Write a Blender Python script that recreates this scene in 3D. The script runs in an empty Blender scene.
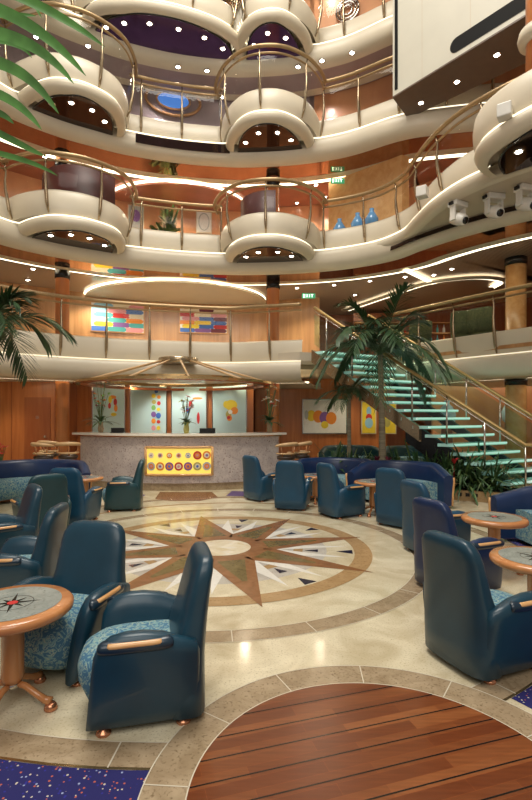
import bpy, math, random
from mathutils import Vector
random.seed(7)
PI = math.pi
SC = bpy.context.scene
COL = SC.collection
F = 478.0; YH = 415.0; EH = 1.6

def at(px, py, d):
    return Vector(((px-266)/F*d, d, EH+(YH-py)/F*d))
def onz(px, py, z):
    d = (z-EH)*F/(YH-py)
    return Vector(((px-266)/F*d, d, z))
def fl(px, py):
    return onz(px, py, 0.0)

# ------------------------------------------------------------------ materials
MATS = {}
def newmat(name):
    m = bpy.data.materials.new(name); m.use_nodes = True
    nt = m.node_tree
    b = nt.nodes.get('Principled BSDF')
    MATS[name] = m
    return m, nt, b
def c4(c): return (c[0], c[1], c[2], 1)
def plain(name, col, rough=.5, metal=0, coat=0, spec=.5, var=.06, scale=6):
    m, nt, b = newmat(name)
    tc = nt.nodes.new('ShaderNodeTexCoord'); n = nt.nodes.new('ShaderNodeTexNoise'); n.inputs['Scale'].default_value = scale
    r = nt.nodes.new('ShaderNodeValToRGB')
    r.color_ramp.elements[0].position = .3; r.color_ramp.elements[1].position = .7
    r.color_ramp.elements[0].color = c4([x*(1-var) for x in col]); r.color_ramp.elements[1].color = c4([min(1, x*(1+var)) for x in col])
    nt.links.new(tc.outputs['Object'], n.inputs['Vector']); nt.links.new(n.outputs['Fac'], r.inputs['Fac']); nt.links.new(r.outputs['Color'], b.inputs['Base Color'])
    b.inputs['Roughness'].default_value = rough; b.inputs['Metallic'].default_value = metal
    b.inputs['Coat Weight'].default_value = coat; b.inputs['Specular IOR Level'].default_value = spec
    return m
def emis(name, col, s, base=None):
    m, nt, b = newmat(name)
    b.inputs['Base Color'].default_value = c4(base or col)
    b.inputs['Emission Color'].default_value = c4(col); b.inputs['Emission Strength'].default_value = s
    return m
def wood(name, c1, c2, scale=(2, 2, 14), rough=.3, coat=.3, space='Object'):
    m, nt, b = newmat(name)
    tc = nt.nodes.new('ShaderNodeTexCoord'); mp = nt.nodes.new('ShaderNodeMapping'); mp.inputs['Scale'].default_value = scale
    n = nt.nodes.new('ShaderNodeTexNoise'); n.inputs['Scale'].default_value = 1.0; n.inputs['Detail'].default_value = 5; n.inputs['Distortion'].default_value = .6
    r = nt.nodes.new('ShaderNodeValToRGB'); r.color_ramp.elements[0].position = .35; r.color_ramp.elements[1].position = .68
    r.color_ramp.elements[0].color = c4(c1); r.color_ramp.elements[1].color = c4(c2)
    nt.links.new(tc.outputs[space], mp.inputs['Vector']); nt.links.new(mp.outputs['Vector'], n.inputs['Vector'])
    nt.links.new(n.outputs['Fac'], r.inputs['Fac']); nt.links.new(r.outputs['Color'], b.inputs['Base Color'])
    b.inputs['Roughness'].default_value = rough; b.inputs['Coat Weight'].default_value = coat; b.inputs['Coat Roughness'].default_value = .15
    return m
def marble(name, c1, c2, c3, scale=3.0, rough=.12, dots=40):
    m, nt, b = newmat(name)
    L = nt.links.new
    tc = nt.nodes.new('ShaderNodeTexCoord')
    n = nt.nodes.new('ShaderNodeTexNoise'); n.inputs['Scale'].default_value = scale; n.inputs['Detail'].default_value = 8; n.inputs['Distortion'].default_value = 1.2
    r = nt.nodes.new('ShaderNodeValToRGB'); e = r.color_ramp.elements
    e[0].position = .3; e[1].position = .7; e[0].color = c4(c1); e[1].color = c4(c2)
    n2 = nt.nodes.new('ShaderNodeTexNoise'); n2.inputs['Scale'].default_value = dots; n2.inputs['Detail'].default_value = 4
    r2 = nt.nodes.new('ShaderNodeValToRGB'); r2.color_ramp.elements[0].position = .55; r2.color_ramp.elements[1].position = .72
    mx = nt.nodes.new('ShaderNodeMixRGB'); mx.inputs['Color2'].default_value = c4(c3)
    L(tc.outputs['Object'], n.inputs['Vector']); L(tc.outputs['Object'], n2.inputs['Vector'])
    L(n.outputs['Fac'], r.inputs['Fac']); L(n2.outputs['Fac'], r2.inputs['Fac'])
    L(r.outputs['Color'], mx.inputs['Color1']); L(r2.outputs['Color'], mx.inputs['Fac']); L(mx.outputs['Color'], b.inputs['Base Color'])
    b.inputs['Roughness'].default_value = rough
    return m
def speckle(name, base, cols, scale=70, thr=.35, rough=.9):
    m, nt, b = newmat(name); L = nt.links.new
    tc = nt.nodes.new('ShaderNodeTexCoord'); v = nt.nodes.new('ShaderNodeTexVoronoi'); v.inputs['Scale'].default_value = scale
    r = nt.nodes.new('ShaderNodeValToRGB'); r.color_ramp.interpolation = 'CONSTANT'
    e = r.color_ramp.elements; e[0].position = 0; e[0].color = c4(cols[0]); e[1].position = thr; e[1].color = c4(base)
    step = thr/len(cols)
    for i, c in enumerate(cols[1:]):
        k = e.new(step*(i+1)); k.color = c4(c)
    sp = nt.nodes.new('ShaderNodeSeparateColor')
    r2 = nt.nodes.new('ShaderNodeValToRGB'); r2.color_ramp.interpolation = 'CONSTANT'
    r2.color_ramp.elements[0].color = (1, 1, 1, 1); r2.color_ramp.elements[1].position = .32; r2.color_ramp.elements[1].color = (0, 0, 0, 1)
    mx = nt.nodes.new('ShaderNodeMixRGB'); mx.inputs['Color1'].default_value = c4(base)
    L(tc.outputs['Object'], v.inputs['Vector']); L(v.outputs['Color'], sp.inputs['Color']); L(sp.outputs['Red'], r.inputs['Fac'])
    L(v.outputs['Distance'], r2.inputs['Fac']); L(r2.outputs['Color'], mx.inputs['Fac']); L(r.outputs['Color'], mx.inputs['Color2']); L(mx.outputs['Color'], b.inputs['Base Color'])
    b.inputs['Roughness'].default_value = rough
    return m
def glassy(name, tint, rough=.02, alpha=.12):
    m = bpy.data.materials.new(name); m.use_nodes = True; MATS[name] = m
    nt = m.node_tree; nt.nodes.clear(); L = nt.links.new
    o = nt.nodes.new('ShaderNodeOutputMaterial'); t = nt.nodes.new('ShaderNodeBsdfTransparent'); t.inputs['Color'].default_value = c4(tint)
    g = nt.nodes.new('ShaderNodeBsdfGlossy'); g.inputs['Roughness'].default_value = rough
    lw = nt.nodes.new('ShaderNodeFresnel'); lw.inputs['IOR'].default_value = 1.45
    ad = nt.nodes.new('ShaderNodeMath'); ad.operation = 'ADD'; ad.use_clamp = True; ad.inputs[1].default_value = 0; ad.operation = 'MULTIPLY'; ad.inputs[1].default_value = alpha*4
    mx = nt.nodes.new('ShaderNodeMixShader'); L(lw.outputs[0], ad.inputs[0]); L(ad.outputs[0], mx.inputs[0]); L(t.outputs[0], mx.inputs[1]); L(g.outputs[0], mx.inputs[2]); L(mx.outputs[0], o.inputs['Surface'])
    return m
def striped(name, c1, c2, vec=(1, 0, 0), freq=8, rough=.3, metal=0):
    m, nt, b = newmat(name); L = nt.links.new
    tc = nt.nodes.new('ShaderNodeTexCoord'); w = nt.nodes.new('ShaderNodeTexWave'); w.wave_type = 'BANDS'; w.bands_direction = 'X'; w.inputs['Scale'].default_value = freq
    mp = nt.nodes.new('ShaderNodeMapping'); mp.inputs['Rotation'].default_value = (0, 0, math.atan2(vec[1], vec[0]))
    r = nt.nodes.new('ShaderNodeValToRGB'); r.color_ramp.elements[0].position = .12; r.color_ramp.elements[1].position = .3
    r.color_ramp.elements[0].color = c4(c1); r.color_ramp.elements[1].color = c4(c2)
    L(tc.outputs['Object'], mp.inputs['Vector']); L(mp.outputs['Vector'], w.inputs['Vector']); L(w.outputs['Fac'], r.inputs['Fac']); L(r.outputs['Color'], b.inputs['Base Color'])
    b.inputs['Roughness'].default_value = rough; b.inputs['Metallic'].default_value = metal
    return m
def fabric(name, c1, c2, c3, scale=16):
    m, nt, b = newmat(name); L = nt.links.new
    tc = nt.nodes.new('ShaderNodeTexCoord')
    n = nt.nodes.new('ShaderNodeTexNoise'); n.inputs['Scale'].default_value = scale; n.inputs['Detail'].default_value = 1; n.inputs['Distortion'].default_value = 2.5
    r = nt.nodes.new('ShaderNodeValToRGB'); r.color_ramp.interpolation = 'CONSTANT'; e = r.color_ramp.elements
    e[0].position = 0; e[0].color = c4(c1); e[1].position = .47; e[1].color = c4(c2); k = e.new(.56); k.color = c4(c3); k = e.new(.62); k.color = c4(c1); k = e.new(.7); k.color = c4(c2)
    L(tc.outputs['Object'], n.inputs['Vector']); L(n.outputs['Fac'], r.inputs['Fac']); L(r.outputs['Color'], b.inputs['Base Color'])
    b.inputs['Roughness'].default_value = .85
    return m

cream = plain('cream_paint', (.66, .59, .46), .38, var=.03, scale=2)
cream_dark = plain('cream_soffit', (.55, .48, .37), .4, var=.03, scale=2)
offwhite = plain('offwhite_panel', (.58, .56, .47), .4, var=.03, scale=2)
mauve = plain('mauve_plaster', (.33, .26, .27), .5, var=.08, scale=1.5)
redceil = plain('red_ceiling', (.38, .14, .09), .3, var=.15, scale=2)
peach = wood('peach_veneer', (.55, .24, .11), (.66, .33, .16), (1.5, 1.5, .4), .35)
orange_wood = wood('cherry_veneer', (.46, .15, .045), (.58, .21, .07), (9, 9, .7), .28)
dark_orange = wood('cherry_dark', (.30, .08, .025), (.38, .12, .04), (9, 9, .7), .3)
brown_wood = wood('walnut_panel', (.40, .20, .08), (.55, .30, .13), (7, 7, .6), .3)
lt_wood = wood('maple', (.62, .32, .12), (.72, .42, .18), (6, 6, 6), .25)
table_wood = wood('table_wood', (.50, .20, .07), (.60, .27, .10), (3, 14, 3), .22)
stool_wood = plain('tan_leather', (.62, .40, .20), .35)
rail_wood = plain('rail_bronze', (.42, .29, .15), .28, .55)
brass = plain('brass', (.62, .42, .20), .22, .9)
gold_rail = plain('gold_rail', (.58, .40, .16), .25, .5)
chrome = plain('chrome', (.62, .58, .52), .15, 1)
bronze = plain('bronze_post', (.40, .31, .20), .25, .85)
copper = plain('copper', (.60, .27, .15), .25, .85)
black = plain('black', (.008, .008, .008), .25)
matblack = plain('matt_black', (.006, .006, .006), .7, spec=.2)
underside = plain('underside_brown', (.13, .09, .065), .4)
blackmirror = plain('black_glass', (.05, .03, .025), .04, .7)
violetmirror = plain('violet_glass', (.10, .05, .16), .05, .6)
redmirror = plain('bronze_mirror', (.42, .26, .19), .03, .95)
teal = plain('teal_leather_shaded', (.006, .042, .072), .36, coat=.1, var=.12, scale=5)  # near chairs: darker leather, the shade on them is put into the colour
tealg = plain('teal_green_leather', (.007, .05, .065), .38, coat=.1, var=.12, scale=5)
teald = plain('teal_dark_leather', (.005, .022, .042), .3, coat=.25, var=.15, scale=5)
navy = plain('navy_leather', (.006, .024, .085), .36, coat=.1, var=.12, scale=5)
bluel = plain('blue_leather_lit', (.008, .062, .125), .38, coat=.1, var=.1, scale=5)  # far chairs: lighter copy, the brighter light there is put into the colour
seatfab = fabric('seat_fabric', (.06, .17, .28), (.20, .36, .38), (.36, .44, .36), 17)
greenfab = fabric('green_fabric', (.05, .07, .03), (.22, .24, .10), (.02, .03, .02), 30)
leafm = plain('palm_leaf', (.032, .075, .026), .4, var=.35, scale=8)
leafb = plain('near_leaf', (.10, .26, .06), .35, var=.3, scale=12)
leafd = plain('shrub_leaf', (.035, .085, .028), .45, var=.5, scale=9)
leafy = plain('shrub_leaf_light', (.10, .16, .05), .45, var=.4, scale=9)
trunkm = wood('palm_trunk', (.22, .18, .12), (.34, .30, .20), (3, 3, 30), .8, 0)
soil = plain('soil', (.03, .02, .015), .9)
granite = marble('granite_front', (.44, .38, .37), (.60, .53, .50), (.25, .18, .17), 4, .25, 30)
topstone = plain('counter_stone', (.70, .64, .56), .15)
marble_floor = marble('cream_marble', (.54, .46, .30), (.80, .73, .54), (.44, .36, .23), 2.4, .11, 80)
brown_stone = marble('brown_stone', (.29, .21, .125), (.44, .34, .22), (.20, .14, .08), 6, .18, 60)
tan_stone = marble('tan_stone', (.38, .24, .11), (.48, .32, .16), (.30, .18, .08), 4, .15, 30)
grey_stone = marble('grey_stone', (.46, .43, .38), (.60, .56, .50), (.36, .32, .26), 5, .12, 70)
white_stone = marble('white_stone', (.78, .76, .70), (.86, .84, .78), (.7, .68, .6), 3, .12, 30)
star_stone = marble('rust_stone', (.22, .10, .04), (.32, .155, .07), (.30, .11, .04), 6, .16, 40)
olive_stone = marble('olive_stone', (.13, .095, .035), (.22, .165, .07), (.12, .08, .03), 6, .14, 40)
ivory_stone = marble('ivory_stone', (.66, .55, .34), (.88, .82, .68), (.8, .78, .74), 5, .12, 10)
navy_stone = plain('navy_stone', (.012, .012, .04), .15)
table_stone = marble('table_stone', (.26, .29, .27), (.36, .39, .36), (.2, .22, .2), 8, .12, 60)
grout = plain('grout', (.62, .56, .44), .5)
carpet = speckle('speckled_carpet', (.012, .012, .11), [(.5, .45, .38), (.45, .10, .06), (.25, .30, .5), (.02, .02, .25)], 60, .5)
purple_carpet = plain('purple_carpet', (.10, .06, .16), .9)
cove = emis('cove_light', (1, .88, .62), 3.2)
strip = emis('edge_light', (1, .90, .66), 1.5)
strip_dim = emis('edge_light_dim', (1, .90, .66), .7)
bulb = emis('lamp_lens', (1, .93, .82), 26)
bluewall = emis('blue_niche', (.08, .25, .75), .5)
white = plain('white_plastic', (.72, .70, .64), .35)
exitg = emis('exit_green', (.06, .35, .16), .6)
exitw = emis('exit_white', (.8, 1, .85), 2.0)
railglass = glassy('rail_glass', (.97, .985, .975))
aquaglass = glassy('aqua_glass', (.70, .95, .87), .05, .5)
stairglass_m, _nt, _b = newmat('stair_glass')
_b.inputs['Base Color'].default_value = (.60, .86, .77, 1); _b.inputs['Roughness'].default_value = .12; _b.inputs['Transmission Weight'].default_value = .25
_b.inputs['Emission Color'].default_value = (.30, .75, .65, 1); _b.inputs['Emission Strength'].default_value = .10
edge_em = emis('lit_glass_edge', (.78, 1, .92), .42)
slat = striped('slat_ceiling', (.16, .12, .09), (.58, .48, .38), (.5, .86), 5.5, .3, .3)
panelblue = plain('frosted_blue', (.50, .68, .70), .3, var=.05, scale=1)
redcloth = plain('oxblood', (.06, .008, .006), .45, var=.2)

def colour(name, c, rough=.5):
    return MATS.get(name) or plain(name, c, rough, var=.04)
PAL = {k: colour('paint_'+k, v) for k, v in dict(red=(.55, .03, .03), orange=(.80, .26, .03), yellow=(.80, .62, .04), blue=(.05, .16, .55),
      sky=(.28, .55, .75), purple=(.22, .10, .35), maroon=(.15, .02, .04), cream=(.80, .72, .55), green=(.20, .45, .12), pink=(.70, .30, .35),
      white=(.80, .80, .78), grey=(.45, .48, .48), black=(.02, .02, .02), olive=(.45, .42, .12), teal=(.08, .40, .42)).items()}

# ------------------------------------------------------------------ mesh builder
class MB:
    def __init__(s): s.v = []; s.f = []; s.m = []; s.sm = []
    def add(s, vs, fs, mi=0, smooth=False):
        o = len(s.v); s.v += [tuple(v) for v in vs]
        for f in fs: s.f.append([o+i for i in f]); s.m.append(mi); s.sm.append(smooth)
        return s
    def box(s, x0, x1, y0, y1, z0, z1, mi=0, rz=0, c=None):
        vs = [(x, y, z) for z in (z0, z1) for y in (y0, y1) for x in (x0, x1)]
        if rz or c:
            cx, cy = c or (0, 0); co, si = math.cos(rz), math.sin(rz)
            vs = [(cx+x*co-y*si, cy+x*si+y*co, z) for x, y, z in vs]
        return s.add(vs, [(0, 2, 3, 1), (4, 5, 7, 6), (0, 1, 5, 4), (2, 6, 7, 3), (0, 4, 6, 2), (1, 3, 7, 5)], mi)
    def prism(s, pts, z0, z1, mi=0):
        n = len(pts)
        vs = [(p[0], p[1], z0) for p in pts]+[(p[0], p[1], z1) for p in pts]
        return s.add(vs, [tuple(range(n))[::-1], tuple(range(n, 2*n))]+[(i, (i+1) % n, n+(i+1) % n, n+i) for i in range(n)], mi)
    def grid(s, rows, mi=0, smooth=True, closed=False, cap=False):
        n = len(rows[0]); vs = [p for r in rows for p in r]; fs = []
        for i in range(len(rows)-1):
            for j in range(n if closed else n-1):
                k = (j+1) % n; fs.append((i*n+j, i*n+k, (i+1)*n+k, (i+1)*n+j))
        if cap:
            fs.append(tuple(range(n))[::-1]); fs.append(tuple((len(rows)-1)*n+i for i in range(n)))
        return s.add(vs, fs, mi, smooth)
    def tube(s, pts, r, n=8, mi=0, cap=True, sx=1.0):
        pts = [Vector(p) for p in pts]; rows = []; up = None
        for i, p in enumerate(pts):
            t = (pts[min(i+1, len(pts)-1)]-pts[max(i-1, 0)])
            t = t.normalized() if t.length > 1e-9 else Vector((0, 0, 1))
            a = Vector((0, 0, 1)) if abs(t.z) < .95 else Vector((1, 0, 0))
            if up is not None: a = up
            u = t.cross(a)
            if u.length < 1e-4: u = t.cross(Vector((0, 1, 0)))
            u.normalize(); w = u.cross(t).normalized(); up = w
            rr = r[i] if isinstance(r, (list, tuple)) else r
            rows.append([p+(u*math.cos(2*PI*k/n)*sx+w*math.sin(2*PI*k/n))*rr for k in range(n)])
        return s.grid(rows, mi, True, True, cap)
    def lathe(s, prof, c=(0, 0, 0), n=20, mi=0):
        rows = [[(c[0]+r*math.cos(2*PI*k/n), c[1]+r*math.sin(2*PI*k/n), c[2]+z) for k in range(n)] for r, z in prof]
        return s.grid(rows, mi, True, True, True)
    def loft(s, sl, n=24, mi=0, e=4.0):
        rows = []
        for (z, cx, cy, hx, hy) in sl:
            row = []
            for k in range(n):
                a = 2*PI*k/n; co, si = math.cos(a), math.sin(a)
                q = (abs(co)**e+abs(si)**e)**(-1/e)
                row.append((cx+hx*co*q, cy+hy*si*q, z))
            rows.append(row)
        return s.grid(rows, mi, True, True, True)
    def disc(s, c, r, n=24, mi=0, nrm=None, sx=1, sy=1):
        if nrm is None: u, w = Vector((1, 0, 0)), Vector((0, 1, 0))
        else:
            nn = Vector(nrm).normalized(); u = nn.cross(Vector((0, 0, 1)))
            u = Vector((1, 0, 0)) if u.length < 1e-3 else u.normalized()
            w = u.cross(nn)
        c = Vector(c)
        return s.add([c+u*r*sx*math.cos(2*PI*k/n)+w*r*sy*math.sin(2*PI*k/n) for k in range(n)], [tuple(range(n))], mi)
    def sphere(s, c, r, n=10, mi=0, sz=1):
        rows = []
        for i in range(n+1):
            a = PI*i/n; rr = max(1e-4, math.sin(a)*r)
            rows.append([(c[0]+rr*math.cos(2*PI*k/12), c[1]+rr*math.sin(2*PI*k/12), c[2]-math.cos(a)*r*sz) for k in range(12)])
        return s.grid(rows, mi, True, True)
    def build(s, name, mats, parent=None, loc=(0, 0, 0), rz=0):
        me = bpy.data.meshes.new(name); me.from_pydata(s.v, [], s.f)
        if not isinstance(mats, (list, tuple)): mats = [mats]
        for m in mats: me.materials.append(m)
        for p, mi, sm in zip(me.polygons, s.m, s.sm): p.material_index = mi; p.use_smooth = sm
        me.update()
        o = bpy.data.objects.new(name, me); COL.objects.link(o)
        o.location = loc; o.rotation_euler = (0, 0, rz)
        if parent: o.parent = parent
        return o
def tag(o, label=None, cat=None, group=None, kind=None):
    if label: o['label'] = label
    if cat: o['category'] = cat
    if group: o['group'] = group
    if kind: o['kind'] = kind
    return o
def struct(o): o['kind'] = 'structure'; return o
def empty(name, label, cat, loc=(0, 0, 0), rz=0, group=None):
    o = bpy.data.objects.new(name, None); COL.objects.link(o); o.empty_display_size = .1
    o.location = loc; o.rotation_euler = (0, 0, rz)
    return tag(o, label, cat, group)
def copy_tree(o, parent=None):
    c = o.copy(); COL.objects.link(c); c.parent = parent
    for ch in list(o.children): copy_tree(ch, c)
    return c
def bevel(o, w, seg=2):
    m = o.modifiers.new('bevel', 'BEVEL'); m.width = w; m.segments = seg; m.limit_method = 'ANGLE'; return o

# ------------------------------------------------------------------ camera
cam = bpy.data.cameras.new('camera'); co = bpy.data.objects.new('camera', cam); COL.objects.link(co)
cam.sensor_fit = 'HORIZONTAL'; cam.sensor_width = 36; cam.lens = 36*F/532; cam.shift_y = (YH-400)/532
co.location = (0, 0, EH); co.rotation_euler = (PI/2, 0, 0); cam.clip_start = .05; cam.clip_end = 200
SC.camera = co

# ------------------------------------------------------------------ floor and its inlays
MC = (-.529, 5.76)
struct(MB().add([(-9, -1, 0), (10, -1, 0), (10, 18, 0), (-9, 18, 0)], [(0, 1, 2, 3)]).build('floor', marble_floor))
def arcpts(c, r, a0, a1, n): return [(c[0]+r*math.cos(a0+(a1-a0)*i/n), c[1]+r*math.sin(a0+(a1-a0)*i/n)) for i in range(n+1)]
def annulus(c, r0, r1, z, a0=0, a1=2*PI, n=96):
    A = arcpts(c, r0, a0, a1, n); B = arcpts(c, r1, a0, a1, n)
    return MB().grid([[(p[0], p[1], z) for p in A], [(p[0], p[1], z) for p in B]], smooth=False)
ZI = .0015
def inlay(mb, name, mat): return struct(mb.build(name, mat))
inlay(annulus(MC, 0, 1.57, ZI), 'floor_medallion_field', grey_stone)
inlay(annulus(MC, 1.25, 1.57, ZI*1.5), 'floor_medallion_border', marble_floor)
inlay(annulus(MC, .86, .97, ZI*2), 'floor_medallion_inner_ring', tan_stone)
inlay(annulus(MC, 1.57, 1.77, ZI*2), 'floor_medallion_ring', tan_stone)
inlay(annulus(MC, 2.23, 2.41, ZI), 'floor_middle_ring', brown_stone)
inlay(annulus(MC, 3.43, 3.60, ZI), 'floor_outer_ring', brown_stone)
g = annulus(MC, 3.595, 3.61, ZI*2); inlay(g, 'floor_brass_edge', brass)
# thin grout lines around and across the rings
g = MB()
for r in (2.225, 2.41, 3.425):
    a = annulus(MC, r, r+.006, ZI*2); g.add(a.v, a.f)
def radial(g, c, r0, r1, a, w=.004, z=ZI*2.2):
    d = Vector((math.cos(a), math.sin(a))); n = Vector((-d.y, d.x))*w; c = Vector(c)
    P = [c+d*r0-n, c+d*r1-n, c+d*r1+n, c+d*r0+n]; g.add([(p.x, p.y, z) for p in P], [(0, 1, 2, 3)])
for k in range(24): radial(g, MC, 2.23, 2.41, math.radians(-90+7+k*15))
for k in range(30): radial(g, MC, 3.43, 3.60, math.radians(-93+k*12))
inlay(g, 'floor_grout_lines', grout)
# white rays between arms and rust arms
base = math.radians(15.6)
w = MB(); st = MB(); ol = MB(); nv = MB()
def pol(r, a, z): return (MC[0]+r*math.cos(a), MC[1]+r*math.sin(a), z)
H8 = PI/8
for k in range(8):
    a = base+k*PI/4
    w.add([pol(.4, a-H8*1.6, ZI*2.5), pol(1.50, a-H8*.62, ZI*2.5), pol(.55, a, ZI*2.5)], [(0, 1, 2)])
    w.add([pol(.4, a+H8*1.6, ZI*2.6), pol(1.50, a+H8*.62, ZI*2.6), pol(.55, a, ZI*2.6)], [(0, 2, 1)])
    st.add([pol(.30, a-H8*1.5, ZI*3), pol(.66, a-H8, ZI*3), pol(1.86, a, ZI*3), pol(.66, a+H8, ZI*3), pol(.30, a+H8*1.5, ZI*3)], [(0, 1, 2, 3, 4)])
    ol.add([pol(.56, a-H8*.72, ZI*3.6), pol(1.22, a-H8*.05, ZI*3.6), pol(1.22, a+H8*.05, ZI*3.6), pol(.56, a+H8*.72, ZI*3.6)], [(0, 1, 2, 3)])
    b = a+H8
    for r0, r1, s in ((.99, 1.15, .045), (1.36, 1.55, .05)):
        nv.add([pol(r0, b, ZI*2.9), pol(r1, b-s, ZI*2.9), pol(r1, b+s, ZI*2.9)], [(0, 1, 2)])
st.disc((MC[0], MC[1], ZI*3.2), .5, 48)
inlay(w, 'floor_star_white_rays', white_stone); inlay(st, 'floor_star', star_stone); inlay(ol, 'floor_star_insets', olive_stone); inlay(nv, 'floor_star_darts', navy_stone)
inlay(MB().disc((MC[0], MC[1], ZI*4), .345, 48), 'floor_star_center', ivory_stone)
# carpets outside the outer ring
c_ = MB(); A = arcpts(MC, 3.61, math.radians(-170), math.radians(-89.3), 40)
c_.grid([[(p[0], p[1], ZI) for p in A], [(MC[0]+(p[0]-MC[0])*1.9, MC[1]+(p[1]-MC[1])*1.9, ZI) for p in A]], smooth=False)
inlay(c_, 'floor_carpet', carpet)
c_ = MB(); A = arcpts(MC, 3.61, math.radians(-58), math.radians(8), 40)
c_.grid([[(p[0], p[1], ZI) for p in A], [(MC[0]+(p[0]-MC[0])*1.9, MC[1]+(p[1]-MC[1])*1.9, ZI) for p in A]], smooth=False)
inlay(c_, 'floor_carpet', carpet)
# wooden dance floor circle
WC = (.522, 1.99)
inlay(annulus(WC, .85, 1.053, ZI*3, n=120), 'floor_dance_ring', brown_stone)
g = MB()
for r in (.852, 1.05):
    a = annulus(WC, r, r+.006, ZI*4, n=120); g.add(a.v, a.f)
for k in range(12): radial(g, WC, .855, 1.05, math.radians(94-8+k*30), .003, ZI*4)
inlay(g, 'floor_dance_grout', grout)
m, nt, b = newmat('teak_deck'); L = nt.links.new
tc = nt.nodes.new('ShaderNodeTexCoord'); mp = nt.nodes.new('ShaderNodeMapping'); mp.inputs['Rotation'].default_value = (0, 0, math.radians(-17))
br = nt.nodes.new('ShaderNodeTexBrick'); br.offset = .37; br.inputs['Bias'].default_value = -.45; br.inputs['Scale'].default_value = 1
br.inputs['Color1'].default_value = (.16, .042, .012, 1); br.inputs['Color2'].default_value = (.38, .14, .045, 1); br.inputs['Mortar'].default_value = (.30, .08, .02, 1)
br.inputs['Mortar Size'].default_value = .0008; br.inputs['Brick Width'].default_value = .55; br.inputs['Row Height'].default_value = .07
n = nt.nodes.new('ShaderNodeTexNoise'); n.inputs['Scale'].default_value = 1; n.inputs['Detail'].default_value = 6
mp2 = nt.nodes.new('ShaderNodeMapping'); mp2.inputs['Scale'].default_value = (5, 60, 5); mp2.inputs['Rotation'].default_value = (0, 0, math.radians(-17))
mx = nt.nodes.new('ShaderNodeMixRGB'); mx.blend_type = 'MULTIPLY'; mx.inputs['Fac'].default_value = .55
rr = nt.nodes.new('ShaderNodeValToRGB'); rr.color_ramp.elements[0].position = .3; rr.color_ramp.elements[0].color = (.55, .5, .45, 1); rr.color_ramp.elements[1].position = .7; rr.color_ramp.elements[1].color = (1.1, 1.1, 1.1, 1)
L(tc.outputs['Object'], mp.inputs['Vector']); L(mp.outputs['Vector'], br.inputs['Vector']); L(tc.outputs['Object'], mp2.inputs['Vector']); L(mp2.outputs['Vector'], n.inputs['Vector'])
L(n.outputs['Fac'], rr.inputs['Fac']); L(br.outputs['Color'], mx.inputs['Color1']); L(rr.outputs['Color'], mx.inputs['Color2']); L(mx.outputs['Color'], b.inputs['Base Color'])
b.inputs['Roughness'].default_value = .28
inlay(MB().disc((WC[0], WC[1], ZI*3.5), .853, 120), 'floor_dance_planks', m)
g = MB(); ca, sa = math.cos(math.radians(17)), math.sin(math.radians(17))
for k in range(-6, 7):
    o = k*.14+.02; h = .85**2-o*o
    if h <= 0: continue
    h = math.sqrt(h); P = [(-h, o-.004), (h, o-.004), (h, o+.004), (-h, o+.004)]
    g.add([(WC[0]+x*ca-y*sa, WC[1]+x*sa+y*ca, ZI*4) for x, y in P], [(0, 1, 2, 3)])
inlay(g, 'floor_dance_caulk', black)
# far carpet strips and wood half-moon at the foot of the bar
def quad(pts, z, name, mat):
    inlay(MB().add([(*p[:2], z) for p in pts], [tuple(range(len(pts)))]), name, mat)
quad([fl(155, 499), fl(170, 501), fl(200, 501), fl(218, 497.5), fl(212, 492), fl(160, 492)], ZI*2, 'floor_bar_wood_inlay', star_stone)
quad([fl(226, 496), fl(250, 496.5), fl(262, 492), fl(232, 491)], ZI*2, 'floor_far_carpet', purple_carpet)
quad([fl(95, 497), fl(140, 498), fl(146, 495), fl(110, 491)], ZI*2, 'floor_far_carpet', purple_carpet)
for a0 in (0,):
    inlay(annulus(MC, 2.9, 2.98, ZI, math.radians(20), math.radians(160)), 'floor_far_ring', tan_stone)

# ------------------------------------------------------------------ deck rings
def catmull(P, step=.1):
    P = [Vector((p[0], p[1])) for p in P]; out = []
    Q = [P[0]*2-P[1]]+P+[P[-1]*2-P[-2]]
    for i in range(1, len(Q)-2):
        n = max(2, int((Q[i+1]-Q[i]).length/step))
        for k in range(n):
            t = k/n; a, b, c, d = Q[i-1], Q[i], Q[i+1], Q[i+2]
            out.append(.5*((2*b)+(c-a)*t+(2*a-5*b+4*c-d)*t*t+(3*b-a-3*c+d)*t**3))
    out.append(P[-1]); return out
def normals(P, flip=1):
    N = []
    for i in range(len(P)):
        t = P[min(i+1, len(P)-1)]-P[max(i-1, 0)]
        N.append(Vector((t.y, -t.x)).normalized()*flip)
    return N                                     # path runs left -> right, normal points to the atrium
class Path:
    def __init__(s, P):
        s.P = P; s.N = normals(P); s.S = [0]
        for i in range(1, len(P)): s.S.append(s.S[-1]+(P[i]-P[i-1]).length)
    def ev(s, t):
        t = max(0, min(s.S[-1], t))
        for i in range(1, len(s.S)):
            if s.S[i] >= t:
                k = (t-s.S[i-1])/(s.S[i]-s.S[i-1]); return s.P[i-1].lerp(s.P[i], k), s.N[i-1].lerp(s.N[i], k).normalized()
        return s.P[-1], s.N[-1]
    def s_at_x(s, x):
        for i in range(1, len(s.P)):
            if s.P[i].x >= x: return s.S[i]
        return s.S[-1]
    def nearest(s, p):
        return s.S[min(range(len(s.P)), key=lambda i: (s.P[i]-Vector(p)).length)]
def samples(path, bumps):
    S = [i*.12 for i in range(int(path.S[-1]/.12)+1)]+[path.S[-1]]
    S = [x for x in S if not any(abs(x-b[0]) < b[1]+.02 for b in bumps)]
    pts = [(x, 0) for x in S]
    for s0, w, D in bumps:
        for k in range(0, 33):
            th = -PI/2+PI*k/32; pts.append((s0+w*math.sin(th), D*max(0, math.cos(th))**.8))
    pts.sort(key=lambda q: q[0]); return pts
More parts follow.
